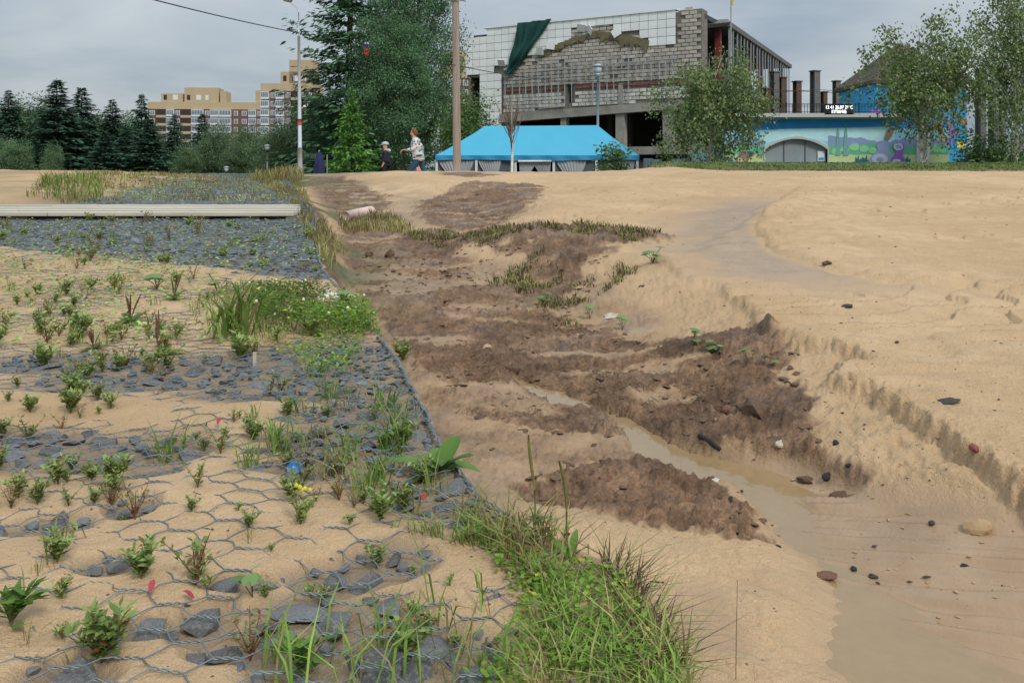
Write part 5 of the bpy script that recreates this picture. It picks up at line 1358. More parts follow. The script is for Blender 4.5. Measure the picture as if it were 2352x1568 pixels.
for a, b_, g in ((posts[0] + .08, posts[0] + 1.3, posts[0] + .9), (posts[0] + .9, posts[1] - .1, posts[0] + 1.0), (posts[1] + .08, posts[1] + 1.0, posts[1] + .75), (posts[2] + .15, posts[2] + .85, posts[2] + .2), (posts[3] - .85, posts[3] - .12, posts[3] - .2), (posts[3] + .1, posts[4] - .4, posts[3] + .85), (posts[4] + .9, posts[5] - .1, posts[5] - .3)):
    curtain(a, b_, g, zt_, zt_ - 1.15)
mb = MB(); mb.tube([(posts[2] + .1, -.08, zt_ - .02), (posts[3] - .1, -.08, zt_ - .02)], .045, 8); mb.build('rolled_screen', 'white_paint', tent, True)
mb = MB(); mb.box(posts[2] + .1, posts[3] - .1, 2.4, 2.45, 0, z0 - .2); mb.build('dark_interior_sheet', 'void', tent)  # near-black sheet standing in for the shade inside the open tent bay

# ------------------------------------------------------------------ poles, lamps, cables
def pole_thing(name, px, pybase, Y, label, cat): 
    p = P(px, pybase, Y); return thing(name, (p.x, Y, p.z - .35), label, cat)
wp = pole_thing('utility_pole', 1050, 390, 22.5, 'thick weathered wooden pole with a small cross bar, in front of the tent', 'pole')
mb = MB(); t = np.linspace(0, 1, 12); mb.tube(np.stack([-.055 * t, 0 * t, 6.4 * t], 1), .113 - .03 * t, 14); mb.build('shaft', 'pole_wood', wp, True)
zc_ = (YH - 0) / F * 22.5 + CZ - wp.location.z
mb = MB(); mb.tube([(-.32, -.1, zc_ - .06), (-.05, -.12, zc_ - .02), (.05, -.12, zc_ - .02), (.24, -.1, zc_ - .06)], .016, 6); mb.build('cross_bar', 'steel_grey', wp)
lp = pole_thing('lamp_post', 689, 402, 21.5, 'tall pale grey lamp post with a red band, left of the big trees', 'lamp post')
mb = MB(); mb.tube([(0, 0, 0), (0, 0, 1.05)], .062, 12); mb.tube([(0, 0, 1.05), (-.03, 0, 3.9)], [.05, .035], 12); mb.tube([(-.03, 0, 3.9), (-.035, 0, 4.5)], [.02, .016], 8); mb.build('shaft', 'pole_paint', lp, True)
mb = MB(); mb.tube([(-.035, 0, 4.5), (-.10, 0, 4.66), (-.30, 0, 4.8)], .016, 6); mb.build('arm', 'pole_paint', lp)
mb = MB(); mb.prism([(-.42, 4.80), (-.36, 4.90), (-.2, 4.82), (-.24, 4.76)], -.06, .06); mb.build('lamp_head', 'steel_grey', lp)
mb = MB(); mb.tube([(-.008, 0, 1.62), (-.008, 0, 1.78)], .052, 12); mb.build('red_band', 'red_band', lp, True)
mb = MB(); mb.tube([(0, 0, 2.02), (.12, -.02, 2.1)], .012, 5); mb.lathe([(.02, 2.08), (.05, 2.09), (.03, 2.12), (.01, 2.13)], .12, -.02, 8); mb.build('bracket_lamp', 'white_paint', lp)
def park_lamp(px, ytop, pyb, Y, label, h_extra=.35, s=1.0, bollard=False):
    p = P(px, pyb, Y); zt = CZ - (ytop - YH) / F * Y
    o = thing('park_lamp', (p.x, Y, p.z - h_extra), label, 'lamp'); hh = zt - (p.z - h_extra)
    mb = MB(); mb.tube([(0, 0, 0), (0, 0, hh * .5), (0, 0, hh - .52 * s)], [.055 * s, .05 * s, .04 * s], 10); mb.build('post', 'galvanised', o, True)
    mb = MB(); mb.lathe([(.05 * s, hh - .52 * s), (.10 * s, hh - .42 * s), (.09 * s, hh - .38 * s)], 0, 0, 12); mb.build('socket', 'black' if bollard else 'galvanised', o, True)
    mb = MB(); mb.lathe([(.085 * s, hh - .378 * s), (.15 * s, hh - .25 * s), (.15 * s, hh - .1 * s)], 0, 0, 12); mb.build('glass', 'lamp_glass', o, True)
    mb = MB(); mb.lathe([(.22 * s, hh - .098 * s), (.20 * s, hh - .06 * s), (.06 * s, hh)], 0, 0, 14); mb.build('cap', 'galvanised', o, True)
park_lamp(1373, 147, 385, 37.5, 'tall grey park lamp in front of the tent, right end', .8, 1.15)
park_lamp(614, 332, 400, 44, 'park lamp with glass globe left of the white lamp post', .6, .8, True)
park_lamp(520, 382, 408, 42, 'low distant lamp just showing over the end of the mattress', .6, .7, True)
fp = P(1679, 280, 46); fl = thing('flagpole', (fp.x, 46, -1.2), 'thin white flagpole with a yellow flag above the steel wing', 'flagpole')
zf = CZ + YH / F * 46 + 1.2
mb = MB(); mb.tube([(0, 0, 0), (0, 0, zf + .6)], [.05, .03], 8); mb.build('shaft', 'white_paint', fl, True)
mb = MB(); mb.add([(.02 - .10 * math.sin(i * 1.3 + j) * (i / 6) * .5 + .02 * i - .04, .03 * math.sin(i * 2 + j), zf + .55 - j * .14 - .03 * i * (j % 2)) for j in range(7) for i in range(7)], np.array([(j * 7 + i, j * 7 + i + 1, j * 7 + i + 8, j * 7 + i + 7) for j in range(6) for i in range(6)])); mb.build('flag', 'flag_yellow', fl, True)
def cable(name, pts, sag, r, label):
    """slack wire between real supports"""
    V_ = []
    for a, b_ in zip(pts[:-1], pts[1:]):
        a = np.array(a[:]); b_ = np.array(b_[:])
        for t_ in np.linspace(0, 1, 17): V_.append(a * (1 - t_) + b_ * t_ - [0, 0, 4 * sag * t_ * (1 - t_)])
    V_ = [v for i, v in enumerate(V_) if i == 0 or np.linalg.norm(v - V_[i - 1]) > 1e-6]
    mb = MB(); mb.tube(V_, r, 5); mb.build(name, 'black', label=label, cat='cable')
la = P(687, 76, 21.5)
cable('overhead_cable', [P(330, -6, 14.0), la], .03, .012, 'black cable running from the upper left to the lamp post')
cable('overhead_cable', [la, P(1046, 150, 22.4)], .12, .008, 'thin cable crossing the big trees from lamp post to wooden pole')
cable('overhead_cable', [P(1046, 150, 22.4), P(1373, 188, 37.4)], .15, .012, 'thin cable from the wooden pole to the park lamp')
cable('overhead_cable', [P(1373, 188, 37.4), P(1880, 206, 50), P(2420, 214, 50)], .3, .016, 'long thin cable over the painted building')
cable('overhead_cable', [P(1600, 196, 48), P(2420, 222, 52)], .2, .016, 'lower thin cable above the roof railing')
# ribbon flag on the big spruce
p = P(842, 108, 39.5); rb = thing('ribbon_flag', p, 'small red white and blue cloth hanging high in the big trees', 'flag')
for i, (mt, za, zb_) in enumerate((('white_paint', .12, .22), ('flag_blue', 0, .118), ('flag_red', -.42, -.002))):
    mb = MB(); mb.add([(-.09 + .18 * u + .03 * math.sin(q * 2 + i), .03 * math.sin(q * 3 + u * 4), za + (zb_ - za) * q / 5) for q in range(6) for u in np.linspace(0, 1, 5)], np.array([(q * 5 + u, q * 5 + u + 1, q * 5 + u + 6, q * 5 + u + 5) for q in range(5) for u in range(4)])); mb.build('stripe', mt, rb)
mb = MB(); mb.tube([(0, 0, .22), (.02, .3, 1.0)], .008, 4); mb.build('cord', 'black', rb)
# folded navy parasol
p = P(733, 400, 23.5); us = thing('folded_parasol', (p.x, 23.5, p.z - .3), 'folded navy blue parasol standing left of the young spruce', 'parasol')
mb = MB()
for k in range(9): pass
prof = [(.10, .25), (.13, .45), (.10, .75), (.05, .88), (.02, .93)]
n = 16; V_ = []
for r_, z_ in prof:
    for k in range(n): a = 6.283 * k / n; q = r_ * (1 + .22 * math.cos(a * 5)); V_.append((q * math.cos(a), q * math.sin(a), z_))
mb.add(V_, np.array([(i * n + k, i * n + (k + 1) % n, (i + 1) * n + (k + 1) % n, (i + 1) * n + k) for i in range(4) for k in range(n)])); mb.build('canopy', 'navy_cloth', us, True)
mb = MB(); mb.tube([(0, 0, 0), (0, 0, .97)], .018, 8); mb.build('pole', 'galvanised', us)
mb = MB(); mb.tube([(.2, .1, 0), (.2, .1, .85)], .012, 6); mb.build('prop_pole', 'galvanised', us)

# ------------------------------------------------------------------ corrugated fence
fy = 40.0; xa = P(1478, 388, fy).x; xb = P(1672, 388, fy).x
fn_ = thing('metal_fence', (xa, fy, -1.2), 'low blue grey corrugated metal fence between tent and painted building', 'fence')
nsh = 9; shw = (xb - xa) / nsh; ztf = (388 - 364) / F * fy + CZ + 1.2
prof_n = 24; u = np.linspace(0, 1, prof_n + 1)
mb = MB(); xs_ = u * (shw - .02); yy = .025 * np.sign(np.sin(u * 6.283 * 6)); zz = ztf
mb.add(np.concatenate([np.stack([xs_, yy, 0 * u], 1), np.stack([xs_, yy, 0 * u + 1], 1)]), np.array([(i, i + 1, prof_n + 2 + i, prof_n + 1 + i) for i in range(prof_n)])); me_sheet = mb.mesh('sheet', 'fence_metal')
for i in range(nsh): link('sheet', me_sheet, fn_, (i * shw, .02 * (i % 2), 0), (0, 0, .02 * math.sin(i * 3)), (1, 1, ztf - .06 * abs(math.sin(i * 2.3)) - .1 * (i % 3 == 2)))

# ------------------------------------------------------------------ painted pavilion
for nm, c in (('mur_blue', (.03, .24, .58)), ('mur_sky', (.24, .50, .66)), ('mur_skyl', (.36, .60, .68)), ('mur_mauve', (.20, .26, .44)), ('mur_green', (.10, .36, .22)), ('mur_greenl', (.20, .48, .26)), ('mur_field', (.42, .50, .24)), ('mur_fieldl', (.36, .52, .38)), ('mur_cyp', (.13, .30, .30)), ('mur_brown', (.22, .15, .12)), ('mur_tan', (.48, .40, .30)),
              ('mur_ink', (.015, .02, .04)), ('mur_teal', (.01, .13, .20)), ('mur_lilac', (.24, .28, .46)), ('mur_lilacl', (.42, .46, .62)), ('mur_violet', (.24, .10, .42)), ('mur_yellow', (.62, .44, .06)), ('mur_orange', (.55, .16, .06)), ('mur_turq', (.02, .24, .46))):
    c = tuple(min(.8, q * 1.25) for q in c); plain(nm, c, .85, .10, 1.4, None, tuple(min(1, q * 1.35) for q in c), .35)
plain('slab_white', (.50, .50, .48), .8, .1, 1.5, None, (.30, .27, .23), .5)
plain('poster_paper', (.70, .72, .74), .6, .05, 2)
plain('glass_dull', (.26, .30, .31), .12, .12, 1, spec=.7)
plain('roof_brown', (.085, .062, .050), .9, .2, 3)
PY = 38.0
p0 = P(1665, 388, PY)
pav = thing('painted_pavilion', (p0.x, PY, -1.2), 'low pavilion painted with blue sky, hills and green trees, arched window', 'building')
def pz(px, py): q = P(px, py, PY); return (q.x - p0.x, q.z + 1.2)
wR = pz(2180, 388)[0]; zr = pz(1700, 271)[1]
aw = [pz(1757 + 143 * u, 375 - (57 * math.sin(math.pi * u) ** .62 if 0 < u < 1 else 0) - (18 if 0 <= u <= 1 else 0) * 0) for u in np.linspace(0, 1, 17)]
zs_ = pz(1760, 374)[1]
# arch outline (window opening)
aw = [(pz(1757, 0)[0], zs_)] + [(pz(1757 + 143 * u, 0)[0], pz(0, 344 - 25 * math.sin(math.pi * u) ** .8)[1]) for u in np.linspace(0, 1, 17)] + [(pz(1900, 0)[0], zs_)]
mb = MB()   # wall in pieces round the arched opening
mb.box(0, aw[0][0], 0, .3, 0, zr); mb.box(aw[-1][0], wR, 0, .3, 0, zr); mb.box(aw[0][0], aw[-1][0], 0, .3, 0, zs_)
for a, b_ in zip(aw[1:-2], aw[2:-1]): mb.prism([(a[0], a[1]), (b_[0], b_[1]), (b_[0], zr), (a[0], zr)], 0, .3)
mb.box(0, .3, .3, 7, 0, zr); mb.box(wR - .3, wR, .3, 7, 0, zr); mb.box(.3, wR - .3, 6.7, 7, 0, zr)
mb.build('wall', 'mur_sky', pav)
mb = MB(); mb.prism(aw, .16, .18); mb.build('window_pane', 'glass_dull', pav)
mb = MB(); out = [(x + (x - (aw[0][0] + aw[-1][0]) / 2) * .05, z + (.0 if i in (0, len(aw) - 1) else .10)) for i, (x, z) in enumerate(aw)]
V_ = [(x, -.06, z) for x, z in aw] + [(x, -.06, z) for x, z in out] + [(x, .15, z) for x, z in aw] + [(x, -.004, z) for x, z in out]; n = len(aw)
mb.add(V_, np.array([(i, i + 1, n + i + 1, n + i) for i in range(n - 1)] + [(2 * n + i, 2 * n + i + 1, i + 1, i) for i in range(n - 1)] + [(n + i, n + i + 1, 3 * n + i + 1, 3 * n + i) for i in range(n - 1)])); mb.build('window_frame', 'slab_white', pav)
mb = MB(); mb.box(aw[0][0] - .15, aw[-1][0] + .15, -.16, .1, zs_ - .10, zs_ - .005); mb.build('window_sill', 'slab_white', pav)
for fx in (1803, 1852):
    q = pz(fx, 350); mb = MB(); mb.box(q[0] - .02, q[0] + .02, .12, .15, zs_, zs_ + 1.0); mb.build('mullion', 'steel_grey', pav)
mb = MB(); a, b_ = pz(1880, 347), pz(1896, 370); mb.box(a[0], b_[0], .10, .115, b_[1], a[1]); o = mb.build('poster', 'poster_paper', pav)
mb = MB(); a, b_ = pz(1882, 362), pz(1894, 368); mb.box(a[0], b_[0], .09, .097, b_[1], a[1]); mb.build('poster_print', 'mur_turq', o)
def dzr(name, px0, px1, y0, y1, mt, d0, d1):
    a, b_ = pz(px0, y0), pz(px1, y1); mb = MB(); mb.box(a[0], b_[0], d0, d1, b_[1], a[1]); return mb.build(name, mt, pav)
dzr('door_frame', 2104, 2134, 308, 380, 'white_paint', -.09, -.004); dzr('door_pane', 2110, 2126, 313, 372, 'glass_dull', -.12, -.095)
lay = [0]
def paint(name, poly, mt):
    lay[0] += 1; mb = MB(); mb.prism([pz(x, y) for x, y in poly], -.002 - .0012 * lay[0], .0 if False else -.0008 - .0012 * lay[0] + .001); return mb.build(name, mt, pav)
r = np.random.default_rng(61)
paint('painted_band', [(1667, 300), (2178, 293), (2178, 274), (1667, 274)], 'mur_blue')
paint('painted_sky', [(1720, 335), (1745, 310), (1790, 297), (2055, 291), (2055, 330), (1960, 330), (1900, 325), (1830, 312), (1757, 330)], 'mur_skyl')
def ridge_poly(x0, x1, ys, yb): 
    xs = np.linspace(x0, x1, len(ys)); return [(x, y) for x, y in zip(xs, ys)] + [(x1, yb), (x0, yb)]
for a, b_ in ((1667, 1756), (1902, 2103), (2136, 2178)):
    n = max(6, int((b_ - a) / 7)); base = 322 if a < 1760 else 318
    paint('painted_hills', ridge_poly(a, b_, base + 5 * np.sin(np.linspace(0, 5, n) + a) + r.normal(0, 2, n), 350), 'mur_mauve')
    paint('painted_trees', ridge_poly(a, b_, 333 + 3 * np.sin(np.linspace(0, 9, n)) + r.normal(0, 1.5, n), 362), 'mur_green')
    paint('painted_field', ridge_poly(a, b_, 356 + r.normal(0, .6, n), 372), 'mur_field')
    paint('painted_grass', ridge_poly(a, b_, 370 + r.normal(0, .4, n), 382), 'mur_fieldl')
def blob(cx, cy, rx, ry, n=14, j=.12): return [(cx + rx * math.cos(6.283 * i / n) * (1 + r.normal(0, j)), cy + ry * math.sin(6.283 * i / n) * (1 + r.normal(0, j))) for i in range(n)]
for cx, cy, q in ((1675, 345, 10), (1690, 342, 9), (1705, 346, 8), (1920, 348, 11), (1940, 343, 10), (1962, 338, 12), (1985, 342, 11), (2005, 346, 10), (2150, 343, 10), (2165, 346, 8)): paint('painted_bush', blob(cx, cy, q, q * .75, 12, .06), 'mur_greenl')
for cx, y0, w in ((1743, 302, 3), (1924, 290, 5), (1942, 280, 6)): paint('painted_cypress', [(cx - w, 358), (cx - w * .9, 335), (cx - w * .4, 305), (cx, y0), (cx + w * .5, 305), (cx + w * .9, 335), (cx + w, 358)], 'mur_cyp')
paint('painted_bird', [(1690, 379), (1690, 364), (1697, 356), (1700, 348), (1708, 345), (1720, 347), (1733, 352), (1732, 357), (1722, 359), (1718, 368), (1719, 379)], 'mur_brown')
paint('painted_bird', blob(1703, 368, 9, 7, 12, .03), 'mur_tan'); paint('painted_bird', blob(1721, 351, 6, 4, 10, .03), 'mur_teal')
for dx in (-4, 4): paint('painted_bird', blob(1703 + dx, 367, 2.2, 2.2, 8, .02), 'mur_ink')
for cx, s in ((1676, 7), (1968, 11), (1985, 17), (2070, 12), (2082, 9)): paint('painted_leaf', [(cx - s, 379), (cx - s * .8, 372), (cx - s * .4, 374), (cx - s * .3, 360), (cx, 366), (cx + s * .3, 356), (cx + s * .4, 368), (cx + s * .9, 364), (cx + s, 379)], 'mur_teal')
paint('painted_figure', [(1992, 379), (1995, 365), (2008, 352), (2015, 345), (2012, 335), (2020, 328), (2032, 322), (2040, 330), (2042, 345), (2052, 360), (2058, 379)], 'mur_lilac')
paint('painted_figure', blob(2020, 365, 18, 12, 16, .03), 'mur_lilacl'); paint('painted_figure', blob(2020, 367, 8, 6, 12, .03), 'mur_lilac')
paint('painted_figure', [(2040, 379), (2048, 362), (2057, 350), (2050, 338), (2054, 329), (2066, 326), (2076, 332), (2074, 345), (2072, 356), (2078, 368), (2082, 379)], 'mur_violet')
paint('painted_figure', blob(2062, 337, 11, 9, 14, .02), 'mur_lilacl'); paint('painted_figure', blob(2062, 337, 6, 5, 12, .02), 'mur_lilac'); paint('painted_figure', blob(2058, 370, 10, 5, 10, .05), 'mur_lilacl')
paint('painted_bird', [(2030, 318), (2036, 300), (2046, 292), (2052, 300), (2048, 312), (2040, 322)], 'mur_brown')
for cx, cy, w, h_, mt in ((2160, 300, 4, 14, 'mur_orange'), (2166, 318, 5, 8, 'mur_yellow'), (2158, 282, 5, 6, 'mur_yellow')): paint('painted_flame', blob(cx, cy, w, h_, 9, .15), mt)
mb = MB(); a, b_ = pz(1690, 266), pz(2070, 273); mb.box(-.1, b_[0], -.5, 7.2, zr + .003, zr + .18); mb.build('roof_slab', 'slab_white', pav)
# upper painted tower with a tent roof, mostly hidden by the birch
tw = thing('painted_tower', (P(2066, 388, 44).x, 44, -1.2), 'painted upper tower with brown pointed roof behind the birch', 'building')
z_e = CZ - (186 - YH) / F * 42 + 1.2; z_a = CZ - (84 - YH) / F * 42 + 1.2; hw_ = (2172 - 1962) / 2 / F * 42
mb = MB(); mb.box(-hw_, hw_, -hw_, hw_, 0, z_e - .2); mb.build('wall', 'mur_turq', tw)
mb = MB(); e = hw_ + .2; mb.add([(-e, -e, z_e - .18), (e, -e, z_e - .18), (e, e, z_e - .18), (-e, e, z_e - .18), (-e, -e, z_e), (e, -e, z_e), (e, e, z_e), (-e, e, z_e), (0, 0, z_a)], [(3, 2, 1, 0), (0, 1, 5, 4), (1, 2, 6, 5), (2, 3, 7, 6), (3, 0, 4, 7), (4, 5, 8), (5, 6, 8), (6, 7, 8), (7, 4, 8)]); mb.build('roof', 'roof_brown', tw)
for i, (cx, cz_, q, mt) in enumerate(((-2.2, 3.6, .5, 'mur_violet'), (-1.9, 4.3, .35, 'mur_yellow'), (-1.2, 3.3, .4, 'mur_lilacl'), (-.3, 3.9, .5, 'mur_violet'), (.6, 3.4, .35, 'mur_lilacl'), (1.3, 4.0, .5, 'mur_violet'), (2.0, 3.4, .2, 'mur_yellow'), (-2.2, 4.9, .3, 'mur_violet'), (2.1, 4.6, .18, 'mur_orange'))):
    mb = MB(); mb.prism([(cx + q * math.cos(a) * (1 + .3 * math.cos(5 * a)), cz_ + q * math.sin(a) * (1 + .3 * math.cos(5 * a))) for a in np.linspace(0, 6.283, 21)[:-1]], -hw_ - .006 - .002 * i, -hw_ - .004 - .002 * i + .0015); mb.build('painted_flower', mt, tw)
# roof railing
rl = thing('roof_railing', (p0.x, PY, -1.2 + zr + .18), 'thin black railing along the pavilion roof', 'railing')
xa_, xb_ = pz(1745, 0)[0], pz(2062, 0)[0]
hr = 22 / F * PY
mb = MB(); mb.box(xa_, xb_, -.32, -.29, hr - .03, hr); mb.box(xa_, xb_, -.32, -.29, .05, .075); mb.box(xa_, xb_, -.315, -.295, hr * .72, hr * .72 + .02); mb.build('rail', 'black', rl)
me_b = MB().box(-.009, .009, -.009, .009, 0, 1).mesh('baluster', 'black'); me_b2 = MB().box(-.025, .025, -.025, .025, 0, 1).mesh('baluster', 'black')
nb = 46
for i in range(nb + 1): link('baluster', me_b2 if i % 8 == 0 else me_b, rl, (xa_ + (xb_ - xa_) * i / nb, -.345, 0), None, (1, 1, hr + (.05 if i % 8 == 0 else -.0)))
# lit display board
a, b_ = pz(1885, 242), pz(1950, 265)
bd_ = thing('display_board', (p0.x + a[0], PY - .5, -1.2 + b_[1]), 'black electronic display board with white lit letters on the railing', 'sign')
wB, hB = b_[0] - a[0], a[1] - b_[1]
mb = MB(); mb.box(0, wB, 0, .12, 0, hB); mb.build('case', 'black', bd_)
m, t, b = nodes_of('led'); b.inputs['Base Color'].default_value = (.8, .85, .9, 1); b.inputs['Emission Color'].default_value = (.85, .93, 1, 1); b.inputs['Emission Strength'].default_value = 1.6
def text(s, x, z, size, parent, y, mt, width=None):
    cu = bpy.data.curves.new('lettering', 'FONT'); cu.body = s; cu.size = size; cu.align_x = 'CENTER'; cu.extrude = .003
    o = bpy.data.objects.new('tmp', cu); col.objects.link(o)
    bpy.context.view_layer.update()
    me = bpy.data.meshes.new_from_object(o.evaluated_get(bpy.context.evaluated_depsgraph_get())); bpy.data.objects.remove(o)
    me.materials.clear(); me.materials.append(M[mt])
    xs = [v.co.x for v in me.vertices]; k = (width / (max(xs) - min(xs))) if width and xs else 1
    return link('lettering', me, parent, (x, y, z), (math.radians(90), 0, 0), (k, 1, 1))
text('12 41 28.07 21°C', wB / 2, hB * .56, hB * .46, bd_, -.006, 'led', wB * .93)
text('КУПАНИЕ', wB / 2, hB * .12, hB * .46, bd_, -.006, 'led', wB * .52)

# ------------------------------------------------------------------ people
plain('skin', (.52, .30, .215), .6, .06, 8)
plain('hair', (.20, .085, .035), .7, .3, 30)
plain('jeans', (.030, .085, .155), .9, .25, 9)
plain('dark_cloth', (.018, .019, .035), .9, .25, 8)
plain('black_cloth', (.012, .011, .016), .9, .2, 8)
plain('shoe', (.30, .30, .32), .7, .1, 8)
plain('cap_cloth', (.42, .47, .50), .85, .08, 8)
plain('orange_cloth', (.62, .10, .03), .8, .15, 6)
plain('scooter_blue', (.02, .26, .62), .4, .1, 6)
def jacket_mat():
    m, t, b = nodes_of('jacket_print'); v = coords(t)
    vo = t.nodes.new('ShaderNodeTexVoronoi'); vo.inputs['Scale'].default_value = 11; t.links.new(v, vo.inputs['Vector'])
    sp_ = t.nodes.new('ShaderNodeSeparateColor'); t.links.new(vo.outputs['Color'], sp_.inputs[0])
    spot = mth(t, 'MULTIPLY', mth(t, 'LESS_THAN', vo.outputs['Distance'], .42), mth(t, 'GREATER_THAN', sp_.outputs[2], .15))
    cr_ = t.nodes.new('ShaderNodeValToRGB'); cr_.color_ramp.interpolation = 'CONSTANT'; t.links.new(sp_.outputs[0], cr_.inputs[0])
    e = cr_.color_ramp.elements; e[0].color = (.03, .10, .30, 1); e[1].position = .35; e[1].color = (.02, .28, .45, 1)
    for ps, c in ((.55, (.55, .18, .10, 1)), (.72, (.10, .12, .16, 1)), (.86, (.25, .32, .12, 1))): q = e.new(ps); q.color = c
    t.links.new(mixc(t, spot, (.70, .72, .72), cr_.outputs[0]), b.inputs['Base Color']); b.inputs['Roughness'].default_value = .8
jacket_mat()
def skin_mesh(name, pts, edges, mat, sub=2, root=0):
    me = bpy.data.meshes.new(name); me.from_pydata([p_[:3] for p_ in pts], edges, [])
    o = bpy.data.objects.new('tmp', me); col.objects.link(o)
    o.modifiers.new('skin', 'SKIN').use_smooth_shade = True
    for i, p_ in enumerate(pts):
        r_ = p_[3] if isinstance(p_[3], tuple) else (p_[3], p_[3]); me.skin_vertices[0].data[i].radius = r_; me.skin_vertices[0].data[i].use_root = (i == root)
    s_ = o.modifiers.new('sub', 'SUBSURF'); s_.levels = sub; s_.render_levels = sub
    bpy.context.view_layer.update()
    out = bpy.data.meshes.new_from_object(o.evaluated_get(bpy.context.evaluated_depsgraph_get())); bpy.data.objects.remove(o); out.name = name
    out.materials.clear(); out.materials.append(M[mat]); out.polygons.foreach_set('use_smooth', np.ones(len(out.polygons), bool))
    return out
def ellip(mb, c, r_, seg=14, rings=9, fn=None):
    V_ = []
    for i in range(rings + 1):
        th = math.pi * i / rings
        for k in range(seg):
            a = 6.283 * k / seg; q = np.array([math.sin(th) * math.cos(a), math.sin(th) * math.sin(a), math.cos(th)])
            if fn: q = fn(q)
            V_.append(np.array(c) + q * r_)
    mb.add(V_, np.array([(i * seg + k, (i + 1) * seg + k, (i + 1) * seg + (k + 1) % seg, i * seg + (k + 1) % seg) for i in range(rings) for k in range(seg)]))
def person(name, loc, label, spec, rz, s):
    o = thing(name, loc, label, 'person', None, rz, s)
    for nm, me in spec: link(nm, me, o)
    return o
def fingers(base, d_, side, n0, r_=.010, curl=-.02):
    """five short finger chains rooted in the palm"""
    b = np.array(base); d_ = np.array(d_, float); sd_ = np.array(side, float); pts = []; ed = []
    for i, (off, L) in enumerate(((-.030, .065), (-.010, .078), (.010, .074), (.028, .058))):
        p1 = b + sd_ * off + d_ * .045; p2 = p1 + d_ * L * .55 + [0, 0, curl]; p3 = p2 + d_ * L * .3 + [0, 0, curl * 2]
        k = n0 + len(pts); pts += [(*p1, r_), (*p2, r_ * .9), (*p3, r_ * .75)]; ed += [('b', k), (k, k + 1), (k + 1, k + 2)]
    k = n0 + len(pts); p1 = b + sd_ * -.045 + d_ * .01; p2 = p1 + d_ * .045 + sd_ * -.012 + [0, 0, curl]
    pts += [(*p1, r_ * 1.1), (*p2, r_ * .85)]; ed += [('b', k), (k, k + 1)]
    return pts, ed
# facing +x; the woman leans forward, strides, and reaches down to the scooter bar
def build_woman():
    pts = [(0, 0, .90, (.13, .15)), (.03, 0, 1.05, (.115, .13)), (.075, 0, 1.25, (.12, .15)), (.11, 0, 1.38, (.07, .09)), (.135, 0, 1.44, .048), (.165, 0, 1.52, (.075, .068)), (.18, 0, 1.60, (.085, .072)), (.175, 0, 1.66, (.06, .05)), (.27, 0, 1.545, .012),
           (.09, .16, 1.34, .055), (.10, .21, 1.10, .045), (.34, .20, 1.05, .034), (.42, .195, 1.06, (.02, .035)),
           (.09, -.16, 1.34, .055), (.16, -.21, 1.09, .045), (.40, -.19, 1.06, .034), (.48, -.185, 1.07, (.02, .035)),
           (.0, .09, .84, .10), (.22, .10, .48, .068), (.36, .10, .10, .042), (.38, .10, .05, .038), (.50, .10, .035, .034),
           (-.02, -.09, .84, .10), (-.13, -.10, .46, .066), (-.43, -.10, .16, .042), (-.42, -.10, .09, .038), (-.33, -.10, .04, .034)]
    ed = [(0, 1), (1, 2), (2, 3), (3, 4), (4, 5), (5, 6), (6, 7), (5, 8), (3, 9), (9, 10), (10, 11), (11, 12), (3, 13), (13, 14), (14, 15), (15, 16), (0, 17), (17, 18), (18, 19), (19, 20), (20, 21), (0, 22), (22, 23), (23, 24), (24, 25), (25, 26)]
    for b_ in (12, 16):
        fp_, fe = fingers(pts[b_][:3], (.9, 0, -.3), (0, 1, 0), len(pts)); pts += fp_; ed += [(b_ if a == 'b' else a, c) for a, c in fe]
    body = skin_mesh('body', pts, ed, 'skin')
    J = [(0, 0, .86, (.19, .215)), (0, 0, .96, (.165, .19)), (.04, 0, 1.10, (.155, .185)), (.08, 0, 1.26, (.15, .185)), (.105, 0, 1.37, (.095, .11)), (.13, 0, 1.42, (.07, .075)),
         (.09, .175, 1.33, .075), (.10, .225, 1.10, .062), (.32, .205, 1.05, .050), (.09, -.175, 1.33, .075), (.16, -.225, 1.09, .062), (.38, -.195, 1.06, .050), (-.005, 0, .70, (.20, .225))]
    jk = skin_mesh('jacket', J, [(12, 0), (0, 1), (1, 2), (2, 3), (3, 4), (4, 5), (4, 6), (6, 7), (7, 8), (4, 9), (9, 10), (10, 11)], 'jacket_print', root=1)
    Tr = [(0, 0, .87, (.115, .13)), (.0, .09, .82, .115), (.22, .10, .48, .082), (.35, .10, .13, .062), (-.02, -.09, .82, .115), (-.13, -.10, .46, .080), (-.41, -.10, .19, .062)]
    tr = skin_mesh('trousers', Tr, [(0, 1), (1, 2), (2, 3), (0, 4), (4, 5), (5, 6)], 'jeans')
    sh = skin_mesh('shoe', [(.36, .10, .06, .05), (.44, .10, .045, .046), (.53, .10, .035, .036)], [(0, 1), (1, 2)], 'shoe'); sh2 = skin_mesh('shoe', [(-.43, -.10, .11, .05), (-.38, -.10, .06, .046), (-.31, -.10, .035, .036)], [(0, 1), (1, 2)], 'shoe')
    hb = MB()
    def hair(q):
        f = 1 + .10 * math.sin(q[0] * 9 + q[2] * 7) * .5 + .05 * math.sin(q[1] * 14)
        if q[0] > .25 and q[2] < .35: f *= .80
        return q * f
    ellip(hb, (.155, 0, 1.625), np.array([.100, .094, .095]), fn=hair); ellip(hb, (.105, 0, 1.565), np.array([.075, .085, .09])); hm = hb.mesh('hair', 'hair', True)
    fc = MB(); [ellip(fc, (.248, y_, 1.585), np.array([.008, .012, .007]), 8, 5) for y_ in (-.03, .03)]; fm = fc.mesh('eyes', 'black', True)
    return [('body', body), ('jacket', jk), ('trousers', tr), ('shoe', sh), ('shoe', sh2), ('hair', hm), ('eyes', fm)]
